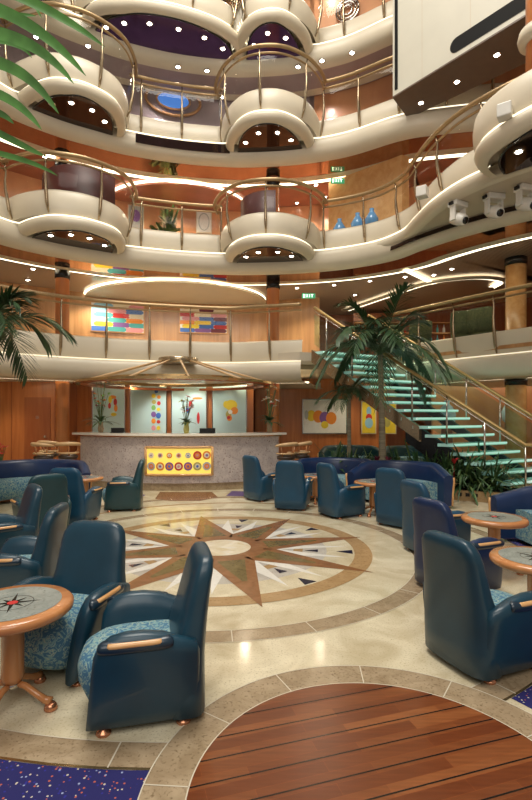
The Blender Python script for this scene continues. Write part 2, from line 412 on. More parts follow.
def bumped(path, bumps, off=0.0):
    """list of points: path offset by off, with half-elliptic bumps (s0, half width, depth)"""
    out = []
    for x, dpt in samples(path, bumps):
        p, n = path.ev(x); out.append(p+n*(off+dpt))
    return out
def sweep(P, prof, z, N=None, smooth=True, mb=None):
    N = N or normals(P); mb = mb or MB()
    return mb.grid([[(p.x+n.x*o, p.y+n.y*o, z+h) for p, n in zip(P, N)] for o, h in prof], smooth=smooth)
def annul(path, o0, o1, z, name, mat):
    return struct(sweep(path.P, [(o0, 0), (o1, 0)], z, path.N, False).build(name, mat))

BACK = [(-6.1, 6.6), (-5.85, 8.2), (-5.4, 9.7), (-4.7, 10.5), (-3.9, 11.02), (-3.2, 11.38), (-2.1, 11.72), (-.9, 11.9), (0, 11.88), (.9, 11.75), (1.9, 11.42), (2.9, 10.8)]
HI = BACK+[(3.6, 10.55), (5.0, 10.3), (6.5, 10.2)]
L2P = BACK[:-1]+[(2.55, 11.0), (2.92, 10.4), (2.98, 9.8), (3.06, 9.0), (3.28, 8.25), (3.7, 7.6), (4.3, 7.0), (5.1, 6.3)]
L2M = BACK[:-1]+[(2.75, 10.85), (3.15, 10.2), (3.8, 9.35), (4.75, 8.5), (6.3, 7.6)]
L1P = [(-6.1, 6.6), (-5.85, 8.2), (-5.4, 9.7), (-4.7, 10.4), (-3.9, 10.9), (-3.2, 11.2), (-2.1, 11.5), (-.9, 11.7), (0, 11.5), (.82, 11.3)]
L1R = [(3.3, 12.4), (3.8, 11.7), (4.5, 10.7), (5.3, 9.65), (6.1, 8.5), (6.6, 7.6)]
ZD = {1: 3.4, 2: 6.15, 3: 8.9, 4: 11.2}
BOT = -.98
PANEL = [(-.33, .0), (-.25, .02), (-.225, -.03), (-.20, -.20), (-.21, -.36), (-.26, -.49)]
BAND = [(-.30, -.51), (-.06, -.52), (-.01, -.56), (.02, -.66), (.0, -.80), (-.05, -.90), (-.15, -.965), (-.3, BOT)]
STRIP = [(-.06, -.525), (-.055, -.497)]
DOME = [(-.28, -.50), (-.06, -.52), (-.01, -.56), (.0, -.63), (-.03, -.70), (-.09, -.75), (-.19, -.76)]
GZ = -.76

def railing(path, bumps, z, label, rh, s0=None, s1=None, glassmat=railglass):
    P = bumped(path, [(q[0], q[1]+.07, q[2]+.12) for q in bumps], -.25)
    if s0 is not None:
        P = [p for p in P if s0 <= path.nearest(p) <= s1]
    N = normals(P)
    r = empty('balcony_railing', label, 'railing', (P[len(P)//2].x, P[len(P)//2].y, z))
    org = r.location
    def loc(mb): mb.v = [(v[0]-org.x, v[1]-org.y, v[2]-org.z) for v in mb.v]; return mb
    top = [(p.x+n.x*.2, p.y+n.y*.2, z+rh) for p, n in zip(P, N)]
    loc(MB().tube(top, .042, 8)).build('top_rail', rail_wood, r)
    low = [(p.x+n.x*.14, p.y+n.y*.14, z+rh-.12) for p, n in zip(P, N)]
    loc(MB().tube(low, .024, 6)).build('lower_rail', rail_wood, r)
    g = sweep(P, [(.05, .06), (.13, rh*.5), (.12, rh-.15)], z, N)
    loc(g).build('glass_panel', glassmat, r)
    acc = .3; last = P[0]
    for i in range(1, len(P)-1):
        acc += (P[i]-last).length; last = P[i]
        if acc > .92:
            acc = 0; p, n = P[i], N[i]
            q = [(.2, rh), (.15, rh*.72), (.17, rh*.4), (.16, .1), (.12, -.1), (.09, -.28), (.02, -.46)]
            rr = [.014, .018, .024, .032, .036, .034, .014]
            loc(MB().tube([(p.x+n.x*o, p.y+n.y*o, z+h) for o, h in q], rr, 6)).build('post', bronze, r)
    return r
def glassfill(path, s0, w, D, z, mat, name, label):
    pts = []
    for k in range(1, 32):
        th = -PI/2+PI*k/32; s = s0+(w-.30)*math.sin(th); p, n = path.ev(s)
        pts.append((p+n*max(.0, (D)*max(0, math.cos(th))**.8-.15), p+n*-.02))
    mb = MB().grid([[(a.x, a.y, z) for a, b in pts], [(b.x, b.y, z) for a, b in pts]], smooth=False)
    o = mb.build(name, mat); return struct(o)

LAMPN = []
def lamp(p, label, group, r=.03, up=Vector((0, 0, -1))):
    if not LAMPN:
        e = empty('downlight', label, 'ceiling light', p, 0, group)
        MB().lathe([(r*1.35, .03), (r*1.5, .0), (r*1.45, -.006), (r*1.05, -.008), (r, .004), (r*.1, .006)], n=14).build('trim_ring', chrome, e)
        MB().lathe([(r*.96, .004), (r*.9, -.008), (r*.5, -.014), (.002, -.016)], n=14).build('lens', bulb, e)
        LAMPN.append(e); return e
    e = copy_tree(LAMPN[0]); e.location = p; tag(e, label, 'ceiling light', group); return e

def deck(k, pathpts, bumps, ceilmat, wallmat, name, glassmat=blackmirror, wall_off=-3.5, wallr=None, soffit=redmirror, mainpts=None, covem=None):
    z = ZD[k]; path = Path(catmull(pathpts)); mpath = Path(catmull(mainpts)) if mainpts else path
    covem = covem or cove
    bs = [(path.nearest(b[0]), b[1], b[2]) for b in bumps]
    P = bumped(path, bs, 0)
    big = [(q[0], q[1]+.07, q[2]+.12) for q in bs]
    struct(sweep(bumped(path, big, -.25), [(o+.25, h) for o, h in PANEL], z).build('trim_fascia_'+name, cream))
    struct(sweep(mpath.P, BAND, z, mpath.N).build('trim_band_'+name, cream))
    if mainpts:
        q = [i for i, p in enumerate(path.P) if p.x > 2.5]
        struct(sweep([path.P[i] for i in q], DOME, z, [path.N[i] for i in q]).build('trim_stage_dome', cream))
    struct(sweep(P, STRIP, z).build('trim_edge_light_'+name, strip if k > 1 else strip_dim))
    for (s0, w_, D), b in zip(bs, bumps):
        sub = []
        for i in range(33):
            th = -PI/2+PI*i/32; p, n = path.ev(s0+w_*math.sin(th)); sub.append(p+n*(D*max(0, math.cos(th))**.8))
        struct(sweep(sub, DOME, z).build('trim_balcony_dome_'+name, cream))
        glassfill(path, s0, w_, D, z+GZ, b[3] if len(b) > 3 else glassmat, 'trim_balcony_soffit_glass', '')
        fr = []
        for i in range(1, 32):
            th = -PI/2+PI*i/32; p, n = path.ev(s0+(w_-.30)*math.sin(th)); q = p+n*max(0, D*max(0, math.cos(th))**.8-.15); fr.append((q.x, q.y, z+GZ-.002))
        struct(MB().tube(fr, .018, 6).build('trim_balcony_soffit_frame', black))
    # slab: walking surface and ceiling below
    A = []; B = []
    for x, dd in samples(path, big):
        p, n = path.ev(x); A.append(p+n*(-.31+dd)); B.append(p+n*-4.6)
    struct(MB().grid([[(p.x, p.y, z-.3) for p in A], [(p.x, p.y, z-.3) for p in B]], smooth=False).build('floor_'+name, cream_dark))
    annul(mpath, -.28, -.95, z+BOT+.002, 'ceiling_mirror_'+name, soffit)
    annul(mpath, -.95, -1.2, z+BOT, 'ceiling_beam_'+name, cream)
    struct(sweep(mpath.P, [(-1.2, 0), (-1.22, .05), (-1.45, .05)], z+BOT, mpath.N, False).build('ceiling_cove_'+name, covem))
    annul(mpath, -1.45, -6.5 if mainpts else -4.6, z+BOT+.03, 'ceiling_'+name, ceilmat)
    if wallmat:
      for wn, wm, sel in ((name, wallmat, lambda x: x < 1.0), (name+'_right', wallr or wallmat, lambda x: x > .8)):
        q = [i for i, p in enumerate(path.P) if sel(p.x)]
        if q: struct(sweep([path.P[i] for i in q], [(wall_off+.05, -.3), (wall_off+.05, 1.80)], z, [path.N[i] for i in q], False).build('wall_'+wn, wm))
    return path, bs

cen = (.1, 11.87); lft = (-4.35, 10.75)
p1, b1 = deck(1, L1P, [], cream_dark, brown_wood, 'first_deck', soffit=cream_dark)
p1r, b1r = deck(1, L1R, [], cream_dark, None, 'first_deck_right', soffit=cream_dark)
p2, b2 = deck(2, L2P, [(lft, 1.15, 1.2), (cen, 1.12, 1.25), ((4.5, 6.85), 1.25, 1.2, blackmirror)], slat, peach, 'second_deck', wall_off=-2.8, soffit=redmirror, mainpts=L2M)
p3, b3 = deck(3, HI, [(lft, 1.15, 1.25), (cen, 1.10, 1.3)], redceil, mauve, 'third_deck', wall_off=-1.35, wallr=peach)
p4, b4 = deck(4, HI, [((-5.4, 9.6), 1.3, 1.0), ((-2.42, 11.63), 1.95, 1.2, violetmirror), ((.15, 11.87), .98, 1.25)], mauve, peach, 'fourth_deck', violetmirror, wall_off=-1.35, soffit=mauve, covem=mauve)
# top slab over everything
struct(MB().box(-11, 10, 10.6, 19, 14.3, 14.5).build('ceiling_top', mauve))
railing(p1, b1, ZD[1], 'curved bronze and glass railing on the first deck above the bar', .83)
railing(p1r, b1r, ZD[1], 'glass railing right of the stairs on the first deck', .83)
railing(p2, b2[:2], ZD[2], 'curved glass railing around the second deck balconies and the spotlight balcony', .66, 0, p2.nearest((4.15, 7.15)))
railing(p3, b3, ZD[3], 'curved glass railing around the third deck, below the big white box', .83)
railing(p4, b4, ZD[4], 'topmost curved glass railing at the upper edge of the photo', .83)
# dark slot in the third deck band between the two balconies
s = MB(); A = []
for i in range(61):
    x = -3.2+(2.25)*i/60
    q = p3.s_at_x(x); p, n = p3.ev(q); A.append((p+n*.025))
struct(sweep(A, [(0, -.80), (0, -.58)], ZD[3]).build('trim_dark_slot', blackmirror))

# trough between the big right balcony and the main ring
R1 = [p for p in catmull(L2M) if p.x > 2.75]
struct(sweep(R1, [(.0, -.745), (.03, -.77), (.045, -.86)], ZD[2]).build('trim_glass_stage', blackmirror))
pts = [(p.x, p.y, ZD[2]-.745) for p in R1]+[(p.x+.1, p.y, ZD[2]-.745) for p in reversed(p2.P) if p.x > 2.75]
struct(MB().add(pts, [tuple(range(len(pts)))]).build('ceiling_trough', cream_dark))

# ------------------------------------------------------------------ outer shell, ground floor walls
struct(MB().box(-9, 10, 17.2, 17.4, 0, 14.4).build('wall_back', dark_orange))
struct(MB().box(-8.9, -8.7, 5, 17.2, 0, 14.4).build('wall_left', dark_orange))
struct(MB().box(9.6, 9.8, 5, 17.2, 0, 14.4).build('wall_right', peach))
# wood wall behind right seating with low ceiling
wr = MB().box(-.35, 3.9, 15.5, 15.65, 0, 2.85)
struct(wr.build('wall_lounge', orange_wood))
struct(MB().box(5.4, 9.6, 15.5, 15.65, 0, 2.85).build('wall_corridor', peach))
struct(MB().box(-8.7, -.35, 13.3, 13.45, 0, 2.5).build('wall_bar', orange_wood))
struct(MB().box(-8.7, -5.4, 12.2, 12.35, 0, 2.5).build('wall_lobby', orange_wood))
struct(MB().box(-5.4, -5.25, 12.2, 13.3, 0, 2.5).build('wall_return', dark_orange))
struct(MB().box(.7, 9.6, 12.4, 17.2, 2.78, 2.9).build('ceiling_lounge', cream_dark))
s = MB()
for k in range(3): s.box(-8.7+k*1.1, -8.68+k*1.1, 12.185, 12.2, 0, 2.5)
struct(s.build('trim_wall_joints', dark_orange))
dr = struct(MB().box(-6.15, -5.5, 12.17, 12.2, .02, 2.05).build('door_1', dark_orange))
h_ = MB().sphere((-5.62, 12.14, 1.05), .03); h_.build('door_handle', chrome, dr)
MB().box(-5.86, -5.78, 12.165, 12.172, 1.5, 1.58).build('door_sign', chrome, dr)

# columns
def column(x, y, r, z0, z1, label, mat=orange_wood):
    e = empty('column', label, 'column', (x, y, z0))
    MB().lathe([(r, 0), (r, z1-z0)], n=24).build('shaft', mat, e)
    return e
def collars(e, zs, r):
    for z in zs:
        MB().lathe([(r*1.08, z-.02), (r*1.08, z+.18)], n=24).build('collar', black, e)
c = column(-5.07, 11.9, .165, 0, 14.3, 'round cherry wood column at the left, rising through every deck'); collars(c, [5.0, 7.7], .165)
c = column(.19, 12.85, .17, 0, 14.3, 'round cherry wood column behind the central balconies'); collars(c, [5.0, 7.7, 10.5], .17)
c = column(5.75, 11.0, .22, 0, 5.4, 'stout wooden column at the right edge beside the first deck railing', lt_wood); collars(c, [2.3, 5.05], .22)
c = column(4.0, 6.95, .2, ZD[2]-.3, 9.6, 'orange column topped by a white ring on the right balcony', orange_wood)
MB().lathe([(.2, 1.15), (.29, 1.18), (.31, 1.26), (.29, 1.34), (.2, 1.36)], n=28).build('collar', cream, c)
# ------------------------------------------------------------------ big white casing at the top right
bx = empty('wall_casing', 'large off-white panelled box hanging at the top right of the atrium', 'casing', (2.67, 10.07, 8.3))
foot = [(0, 0), (3.05, -3.75), (4.2, -2.9), (.53, .71)]
MB().prism(foot, .012, 6.2).build('casing_body', offwhite, bx)
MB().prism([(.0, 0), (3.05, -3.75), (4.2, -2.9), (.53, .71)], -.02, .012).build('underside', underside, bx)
U = Vector((1.52, -1.87)).normalized(); NN = Vector((U.y, -U.x))      # toward the atrium
if NN.dot(Vector((-1, -1))) < 0: NN = -NN
def onface(u, z, o=.006): return (U.x*u+NN.x*o, U.y*u+NN.y*o, z)
def slot(u0, u1, z0, z1, rl=False):
    pts = [(u0, z0), (u1, z0), (u1, z1), (u0, z1)]
    if rl:
        r = (z1-z0)/2; pts = [(u0+r+r*math.cos(a), z0+r+r*math.sin(a)) for a in [PI*1.5-PI*i/12 for i in range(13)]]+[(u1, z1), (u1, z0)]
    return MB().add([onface(u, z) for u, z in pts]+[onface(u, z, -.01) for u, z in pts], [tuple(range(len(pts)))])
slot(.05, .13, .1, 6.1).build('slot', matblack, bx)
slot(1.30, 4.0, .10, .38, True).build('slot', matblack, bx)
jl = MB()
for u in (.7, 1.7, 2.7):
    q = [onface(u-.006, .02, .003), onface(u+.006, .02, .003), onface(u+.006, 6.1, .003), onface(u-.006, 6.1, .003)]; jl.add(q, [(0, 1, 2, 3)])
jl.build('panel_joints', cream_dark, bx)

# ------------------------------------------------------------------ downlights
def lamps_px(pts, z, label, group, r=.036):
    for x, y in pts: lamp(onz(x, y, z), label, group, r)
lamps_px([(421, 103), (457, 82), (497, 55)], 8.272, 'bright round downlight under the big white box', 'downlights under the white box', .05)
lamps_px([(36, 37), (88, 46), (178, 67), (207, 71), (298, 67), (322, 61), (352, 53), (222, 97)], ZD[4]+BOT-.0, 'small round downlight in the ceiling above the third deck', 'downlights above the third deck')
lamps_px([(119, 102), (135, 105)], ZD[4]+BOT, 'small round downlight in the ceiling above the third deck', 'downlights above the third deck')
lamps_px([(152, 187), (188, 191), (162, 196), (176, 198), (316, 185), (352, 178), (325, 197), (297, 203), (45, 157), (93, 172), (382, 169)], ZD[3]+BOT+.02, 'small round downlight in the ceiling above the second deck', 'downlights above the second deck')
lamps_px([(33, 269), (28, 280), (297, 288), (334, 285), (355, 295), (370, 281), (298, 300), (434, 275), (405, 277), (452, 269), (262, 283), (167, 287), (207, 291), (120, 294), (185, 296)], ZD[2]+BOT+.02, 'small round downlight in the slatted ceiling above the first deck', 'downlights above the first deck')
def soffit_lamps(path, b, z, fr, label, group):
    s0, w_, D = b
    for f_ in fr:
        th = f_*PI/2; p, n = path.ev(s0+(w_-.42)*math.sin(th)); q = p+n*max(.1, D*.66*math.cos(th)); lamp(Vector((q.x, q.y, z+GZ-.01)), label, group, .03)
soffit_lamps(p2, b2[0], ZD[2], (-.62, -.2, .2, .6), 'downlight in the dark glass under the left balcony of the second deck', 'downlights under the second deck left balcony')
soffit_lamps(p2, b2[1], ZD[2], (-.6, -.2, .25, .65), 'downlight in the dark glass under the middle balcony of the second deck', 'downlights under the second deck middle balcony')
soffit_lamps(p3, b3[0], ZD[3], (-.6, -.2, .25, .6), 'downlight in the dark glass under the left balcony of the third deck', 'downlights under the third deck left balcony')
soffit_lamps(p3, b3[1], ZD[3], (-.65, -.2, .25, .65), 'downlight in the dark glass under the middle balcony of the third deck', 'downlights under the third deck middle balcony')
soffit_lamps(p4, b4[0], ZD[4], (-.1, .3, .6), 'downlight under the leftmost top balcony', 'downlights under the leftmost top balcony')
soffit_lamps(p4, b4[1], ZD[4], (-.8, -.5, -.2, .1, .4, .7), 'downlight in the violet glass under the wide top balcony', 'downlights under the wide top balcony')
soffit_lamps(p4, b4[2], ZD[4], (-.6, -.1, .45), 'downlight in the glass under the top middle balcony', 'downlights under the top middle balcony')
soffit_lamps(p2, b2[2], ZD[2], (-.5, .0), 'larger downlight under the near right balcony', 'downlights under the near right balcony')

# ------------------------------------------------------------------ upper-level furnishing
def flat_art(name, label, cat, c, nrm, wd, ht, frame, draw):
    """picture hanging on a wall: local x to the right, z up, faces -y"""
    rz = math.atan2(nrm[1], nrm[0])+PI/2
    e = empty(name, label, cat, c, rz)
    MB().box(-wd/2-.03, wd/2+.03, 0, .04, -ht/2-.03, ht/2+.03).build('frame', frame, e)
    mb, mats = draw(wd, ht); mb.build('canvas', mats, e)
    return e
def strokes(wd, ht, rows=7, seed=1):
    rnd = random.Random(seed); mb = MB(); keys = ['white', 'red', 'orange', 'yellow', 'blue', 'sky', 'purple', 'maroon', 'cream', 'pink', 'teal']
    mb.box(-wd/2, wd/2, -.012, 0, -ht/2, ht/2, 0)
    cols = 3; last = 0
    for r in range(rows):
        for c in range(cols):
            z0 = -ht/2+ht*r/rows; z1 = z0+ht/rows*1.0; x0 = -wd/2+wd*c/cols+(r%2-.5)*.08*wd; x1 = x0+wd/cols*1.12
            k = rnd.randrange(1, len(keys)); k = k if k != last else (k % 10)+1; last = k
            h = (z1-z0)/2; n = 6
            pts = [(x1-h+h*math.sin(PI*i/n)*1, z1-(z1-z0)*i/n) for i in range(n+1)]+[(x0+h-h*math.sin(PI*i/n), z0+(z1-z0)*i/n) for i in range(n+1)]
            pts = [(min(wd/2, max(-wd/2, x)), z) for x, z in pts]
            mb.add([(x, -.014-.001*((c+r) % 2), z) for x, z in pts], [tuple(range(len(pts)))[::-1]], k)
    return mb, [PAL[k] for k in keys]
def wallpt(px, py, path, off):
    best = None
    for p, n in zip(path.P, path.N):
        q = p+n*off; x = 266+q.x/q.y*F
        if best is None or abs(x-px) < best[0]: best = (abs(x-px), q, n)
    q, n = best[1], best[2]
    return Vector((q.x, q.y, EH+(YH-py)/F*q.y)), n
for px, py, wd, ht, lb, sd in ((120, 318, 1.5, .82, 'left one of two paintings of coloured brush bars on the first deck wall', 3), (206, 321, 1.45, .72, 'right one of two paintings of coloured brush bars on the first deck wall', 8)):
    c, n = wallpt(px, py, p1, -3.38)
    flat_art('abstract_painting', lb, 'painting', c, n, wd, ht, lt_wood, lambda w_, h_: strokes(w_, h_, 6, sd))
# second deck wall: niche palm and oval plaque
def plain_art(col, rows):
    def f(wd, ht):
        mb = MB().box(-wd/2, wd/2, -.012, 0, -ht/2, ht/2, 0)
        mats = [col]
        for i, (x, z, rx, rz_, k) in enumerate(rows):
            mats.append(PAL[k]); mb.add([(x*wd/2+rx*math.cos(2*PI*j/20), -.014-.0012*i, z*ht/2+rz_*math.sin(2*PI*j/20)) for j in range(20)], [tuple(range(20))], i+1)
        return mb, mats
    return f
c, n = wallpt(203, 222, p2, -2.7)
flat_art('relief_panel', 'pale oval relief plaque on the second deck wall right of the potted palm', 'wall art', c, n, .42, .62, cream, plain_art(PAL['white'], [(0, 0, .17, .27, 'grey'), (0, 0, .14, .24, 'white')]))
c, n = wallpt(134, 217, p2, -2.7)
flat_art('relief_panel', 'small violet-grey picture on the second deck wall left of the potted palm', 'wall art', c, n, .4, .62, cream, plain_art(PAL['grey'], [(0, .1, .12, .18, 'purple')]))
c, n = wallpt(171, 101, p3, -1.26)
rz = math.atan2(n.y, n.x)+PI/2
e = empty('oval_niche', 'glowing blue oval wall niche in a brown ring on the third deck', 'wall art', c, rz)
MB().add([(.42*math.cos(a*PI/20), -.02, .22*math.sin(a*PI/20)) for a in range(40)], [tuple(range(40))]).build('blue_panel', bluewall, e)
MB().tube([(.44*math.cos(a*PI/20), -.03, .24*math.sin(a*PI/20)) for a in range(41)], .03, 8).build('inner_ring', brown_wood, e)
MB().tube([(.72*math.cos(a*PI/20), -.03, .40*math.sin(a*PI/20)) for a in range(41)], .04, 8).build('outer_ring', brown_wood, e)
c, n = wallpt(345, 11, p4, -1.26)
e = empty('round_relief', 'round silver relief on the top deck wall right of the middle balcony', 'wall art', c, math.atan2(n.y, n.x)+PI/2)
for r in (.3, .22, .12):
    MB().tube([(r*math.cos(a*PI/16), -.03, r*math.sin(a*PI/16)) for a in range(33)], .03, 6).build('ring', chrome, e)
# curved booth backs behind the railing on second deck balconies
def booth(c, r, a0, a1, z, h, label):
    pts = arcpts((0, 0), r, a0, a1, 16); q = arcpts((0, 0), r-.12, a0, a1, 16)
    e = empty('booth_seat', label, 'booth', (c[0], c[1], z))
    A = [(p[0], p[1]) for p in pts]; B = [(p[0], p[1]) for p in q]
    MB().grid([[(*p, 0) for p in A], [(*p, h-.04) for p in A], [(*((Vector(a)+Vector(b))/2), h) for a, b in zip(A, B)], [(*p, h-.04) for p in B], [(*p, 0) for p in B]]).build('backrest', redcloth, e)
    D = arcpts((0, 0), r-.6, a0, a1, 16)
    MB().grid([[(*p, .42) for p in B], [(*p, .42) for p in D], [(*p, 0) for p in D]], smooth=False).build('seat', redcloth, e)
booth((-4.1, 10.75), .85, math.radians(-165), math.radians(-20), ZD[2]-.3, .98, 'dark red curved booth on the left balcony of the second deck')
booth((.1, 11.7), .72, math.radians(-178), math.radians(-80), ZD[2]-.3, .95, 'dark red curved booth on the middle balcony of the second deck')
# timber fan wall on right of second deck
pp = [onz(330, 230, ZD[2]), ]
e = tag(MB().prism([(1.7, 13.0), (3.3, 11.6), (3.5, 11.7), (2.2, 13.5)], ZD[2]-.3, ZD[3]+BOT).build('curved_screen_wall', lt_wood), 'golden timber screen wall at the right end of the second deck', 'screen wall')
for i, (x, y) in enumerate(((2.05, 12.62), (2.45, 12.26), (2.75, 12.0))):
    q = MB().lathe([(.09, 0), (.15, .12), (.17, .3), (.10, .42), (.05, .5), (.06, .56)], n=14)
    tag(q.build('glass_vase', colour('vase_blue', (.12, .30, .55), .15), None, (x-.14, y-.2, ZD[2]-.02)), ('blue glass vase nearest the middle balcony, on the second deck', 'middle blue glass vase before the timber screen wall', 'blue glass vase nearest the white box, on the second deck')[i], 'vase', 'blue vases on the second deck')
# exit signs
for c, lb in ((at(338, 181, 12.6), 'green exit sign below the second deck ceiling at the right'), (at(356, 64, 12.2), 'green exit sign below the ceiling above the third deck'), (at(53, 47, 11.6), 'green exit sign at the upper left behind the near palm leaves'), (at(309, 296, 12.8), 'small green exit sign near the head of the stairs')):
    e = empty('exit_sign', lb, 'exit sign', c)
    MB().box(-.19, .17, -.02, .02, -.065, .065).build('sign_box', exitg, e)
    mb = MB(); u = .022                                   # EXIT in block strokes
    def bar(x0, x1, z0, z1): mb.box(x0, x1, -.026, -.02, z0, z1)
    x = -.15
    bar(x, x+.015, -.04, .04); [bar(x, x+.05, zz, zz+.013) for zz in (-.04, -.006, .027)]
    x = -.075
    for sg in (1, -1): mb.add([(x, -.024, -.04*sg), (x+.014, -.024, -.04*sg), (x+.054, -.024, .04*sg), (x+.04, -.024, .04*sg)], [(0, 1, 2, 3)])
    bar(.008, .023, -.04, .04)
    bar(.05, .11, .027, .04); bar(.073, .088, -.04, .04)
    mb.build('lettering', exitw, e)

# ------------------------------------------------------------------ bar
BC = (-1.95, 13.85); BR = 3.8
bar = empty('reception_bar', 'long curved granite bar counter with a glowing yellow front panel', 'bar', (BC[0], BC[1]-BR, 0))
def barsweep(r0, r1, z0, z1, a0, a1, name, mat, seg=40):
    A = arcpts((0, BR), r0, a0, a1, seg); B = arcpts((0, BR), r1, a0, a1, seg)
    mb = MB().grid([[(*p, z0) for p in A], [(*p, z1) for p in A], [(*p, z1) for p in B], [(*p, z0) for p in B], [(*p, z0) for p in A]], smooth=False)
    mb.add([(*A[0], z0), (*A[0], z1), (*B[0], z1), (*B[0], z0)], [(0, 1, 2, 3)]); mb.add([(*A[-1], z0), (*A[-1], z1), (*B[-1], z1), (*B[-1], z0)], [(3, 2, 1, 0)])
    return mb.build(name, mat, bar)
D2 = math.radians
barsweep(BR, BR-.18, .16, 1.13, D2(-126), D2(-54), 'front', granite)
barsweep(BR-.03, BR-.18, 0, .16, D2(-126), D2(-54), 'plinth', brown_stone)
barsweep(BR+.12, BR-.45, 1.16, 1.205, D2(-128), D2(-52), 'countertop', topstone)
barsweep(BR+.03, BR-.1, 1.13, 1.16, D2(-127), D2(-53), 'countertop_trim', brass)
# glowing panel
yel = emis('yellow_panel', (.90, .74, .16), .62, (.7, .5, .05))
a0, a1 = D2(-90-8.8), D2(-90+12.3)
A = arcpts((0, BR), BR+.012, a0, a1, 16)
MB().grid([[(*p, .36) for p in A], [(*p, .90) for p in A]]).build('light_panel', yel, bar)
fr = MB(); Fp = arcpts((0, BR), BR+.02, a0, a1, 16)
for z in (.34, .92): fr.tube([(*p, z) for p in Fp], .03, 6)
for p in (Fp[0], Fp[-1]): fr.tube([(*p, .33), (*p, .93)], .03, 6)
fr.build('panel_frame', lt_wood, bar)
keys = ['grey', 'orange', 'purple', 'red', 'purple', 'olive', 'grey', 'cream', 'cream', 'orange', 'cream', 'grey', 'red', 'orange']
for i in range(14):
    row, cidx = divmod(i, 7); a = a0+(a1-a0)*(cidx+.6+.0*row)/7.2; z = .52 if row == 0 else .75; r = .09 if row == 0 or cidx > 4 else .06
    d = MB(); 
    for q, (rr, k) in enumerate(((r, 0), (r*.62, 1), (r*.3, 2))):
        cx, cy = (BR+.018+.003*q)*math.cos(a), BR+(BR+.018+.003*q)*math.sin(a); tx, ty = -math.sin(a), math.cos(a)
        d.add([(cx+tx*rr*math.cos(t*PI/9), cy+ty*rr*math.cos(t*PI/9), z+rr*math.sin(t*PI/9)) for t in range(18)], [tuple(range(18))], k)
    d.build('painted_disc', [PAL[keys[i]], PAL['cream' if i % 2 else 'orange'], PAL[('pink', 'purple', 'blue')[i % 3]]], bar)
# frosted panels behind the bar
arts = [
 ('frosted blue panel behind the bar with a ring of coloured petals, leftmost of four', [(.28, .55, .10, .05, 'orange'), (.45, .35, .05, .10, 'red'), (.48, .1, .05, .1, 'orange'), (.35, -.15, .08, .05, 'yellow'), (.12, .45, .05, .10, 'yellow'), (.08, .2, .04, .08, 'red')]),
 ('frosted blue panel behind the bar with two columns of coloured dots', [(.45, .78, .05, .05, 'blue'), (.3, .6, .06, .06, 'yellow'), (.6, .55, .05, .05, 'orange'), (.32, .35, .06, .06, 'olive'), (.6, .3, .05, .06, 'red'), (.3, .12, .06, .07, 'green'), (.58, .05, .05, .05, 'yellow'), (.3, -.15, .07, .08, 'purple'), (.58, -.2, .07, .08, 'blue'), (.3, -.42, .06, .07, 'orange'), (.58, -.45, .05, .05, 'red'), (.3, -.7, .06, .07, 'pink'), (.58, -.7, .05, .06, 'yellow')]),
 ('frosted blue panel behind the bar flowers with a red and orange figure', [(.5, .5, .14, .03, 'orange'), (.1, .25, .05, .12, 'red'), (.55, -.3, .04, .16, 'red'), (-.1, .05, .04, .1, 'blue')]),
 ('frosted blue panel behind the bar with yellow blobs, rightmost of four', [(.1, .22, .17, .15, 'yellow'), (-.2, .25, .08, .1, 'yellow'), (.3, .0, .1, .1, 'orange'), (-.05, -.15, .08, .1, 'olive'), (.0, -.3, .07, .08, 'orange'), (.05, -.05, .06, .06, 'white'), (-.05, -.28, .05, .04, 'red')])]
for (x0, x1), (lb, rows) in zip(((93, 124), (131, 166), (172, 206), (213, 246)), arts):
    d = 13.2; X0 = (x0-266)/F*d; X1 = (x1-266)/F*d
    e = flat_art('glass_art_panel', lb, 'art panel', ((X0+X1)/2, d, 1.72), (0, -1), X1-X0, 1.36, chrome, plain_art(panelblue, rows))
# back counter
tag(MB().box(-4.7, -.5, 12.75, 13.25, 0, .95).box(-4.75, -.45, 12.7, 13.25, .95, 1.0).build('back_counter', [brown_wood]), 'long low wooden counter against the wall behind the bar', 'counter')
for i, (x, w_, lb) in enumerate(((108, .3, 'dark cash terminal on the left end of the bar'), (205, .34, 'flat black monitor lying on the bar right of the flowers'))):
    p = onz(x, 434, 1.205); e = empty('terminal', lb, 'terminal', (p.x, 10.35 if i else 10.6, 1.205))
    MB().box(-w_/2, w_/2, -.08, .08, 0, .02).build('base', black, e)
    MB().box(-w_/2, w_/2, -.01, .02, .02, .11).build('screen', black, e)
# hanging canopy
cp = empty('bar_canopy', 'round brass and timber canopy with radiating struts hanging over the bar', 'canopy', (-2.05, 11.2, 2.3))
def ring_part(name, mat, r0, r1, z0, z1):
    A = arcpts((0, 0), r0, 0, 2*PI, 72); B = arcpts((0, 0), r1, 0, 2*PI, 72)
    MB().grid([[(*p, z0) for p in A], [(*p, z1) for p in A], [(*p, z1) for p in B], [(*p, z0) for p in B], [(*p, z0) for p in A]], smooth=False).build(name, mat, cp)
ring_part('outer_rim', brass, 2.30, 2.24, -.02, .03)
ring_part('glass_ring', railglass, 2.28, 1.9, .03, .035)
ring_part('timber_ring', dark_orange, 2.15, 2.0, -.03, .03)
ring_part('inner_ring', brass, 1.62, 1.56, .05, .13)
MB().lathe([(.44, .50), (.46, .51), (.46, .62), (.44, .63)], n=28).build('hub', bronze, cp)
for k in range(6):
    a = D2(-168+k*31.2); MB().tube([(.45*math.cos(a), .45*math.sin(a), .54), (2.1*math.cos(a), 2.1*math.sin(a), .04)], .024, 6).build('strut', stool_wood, cp)

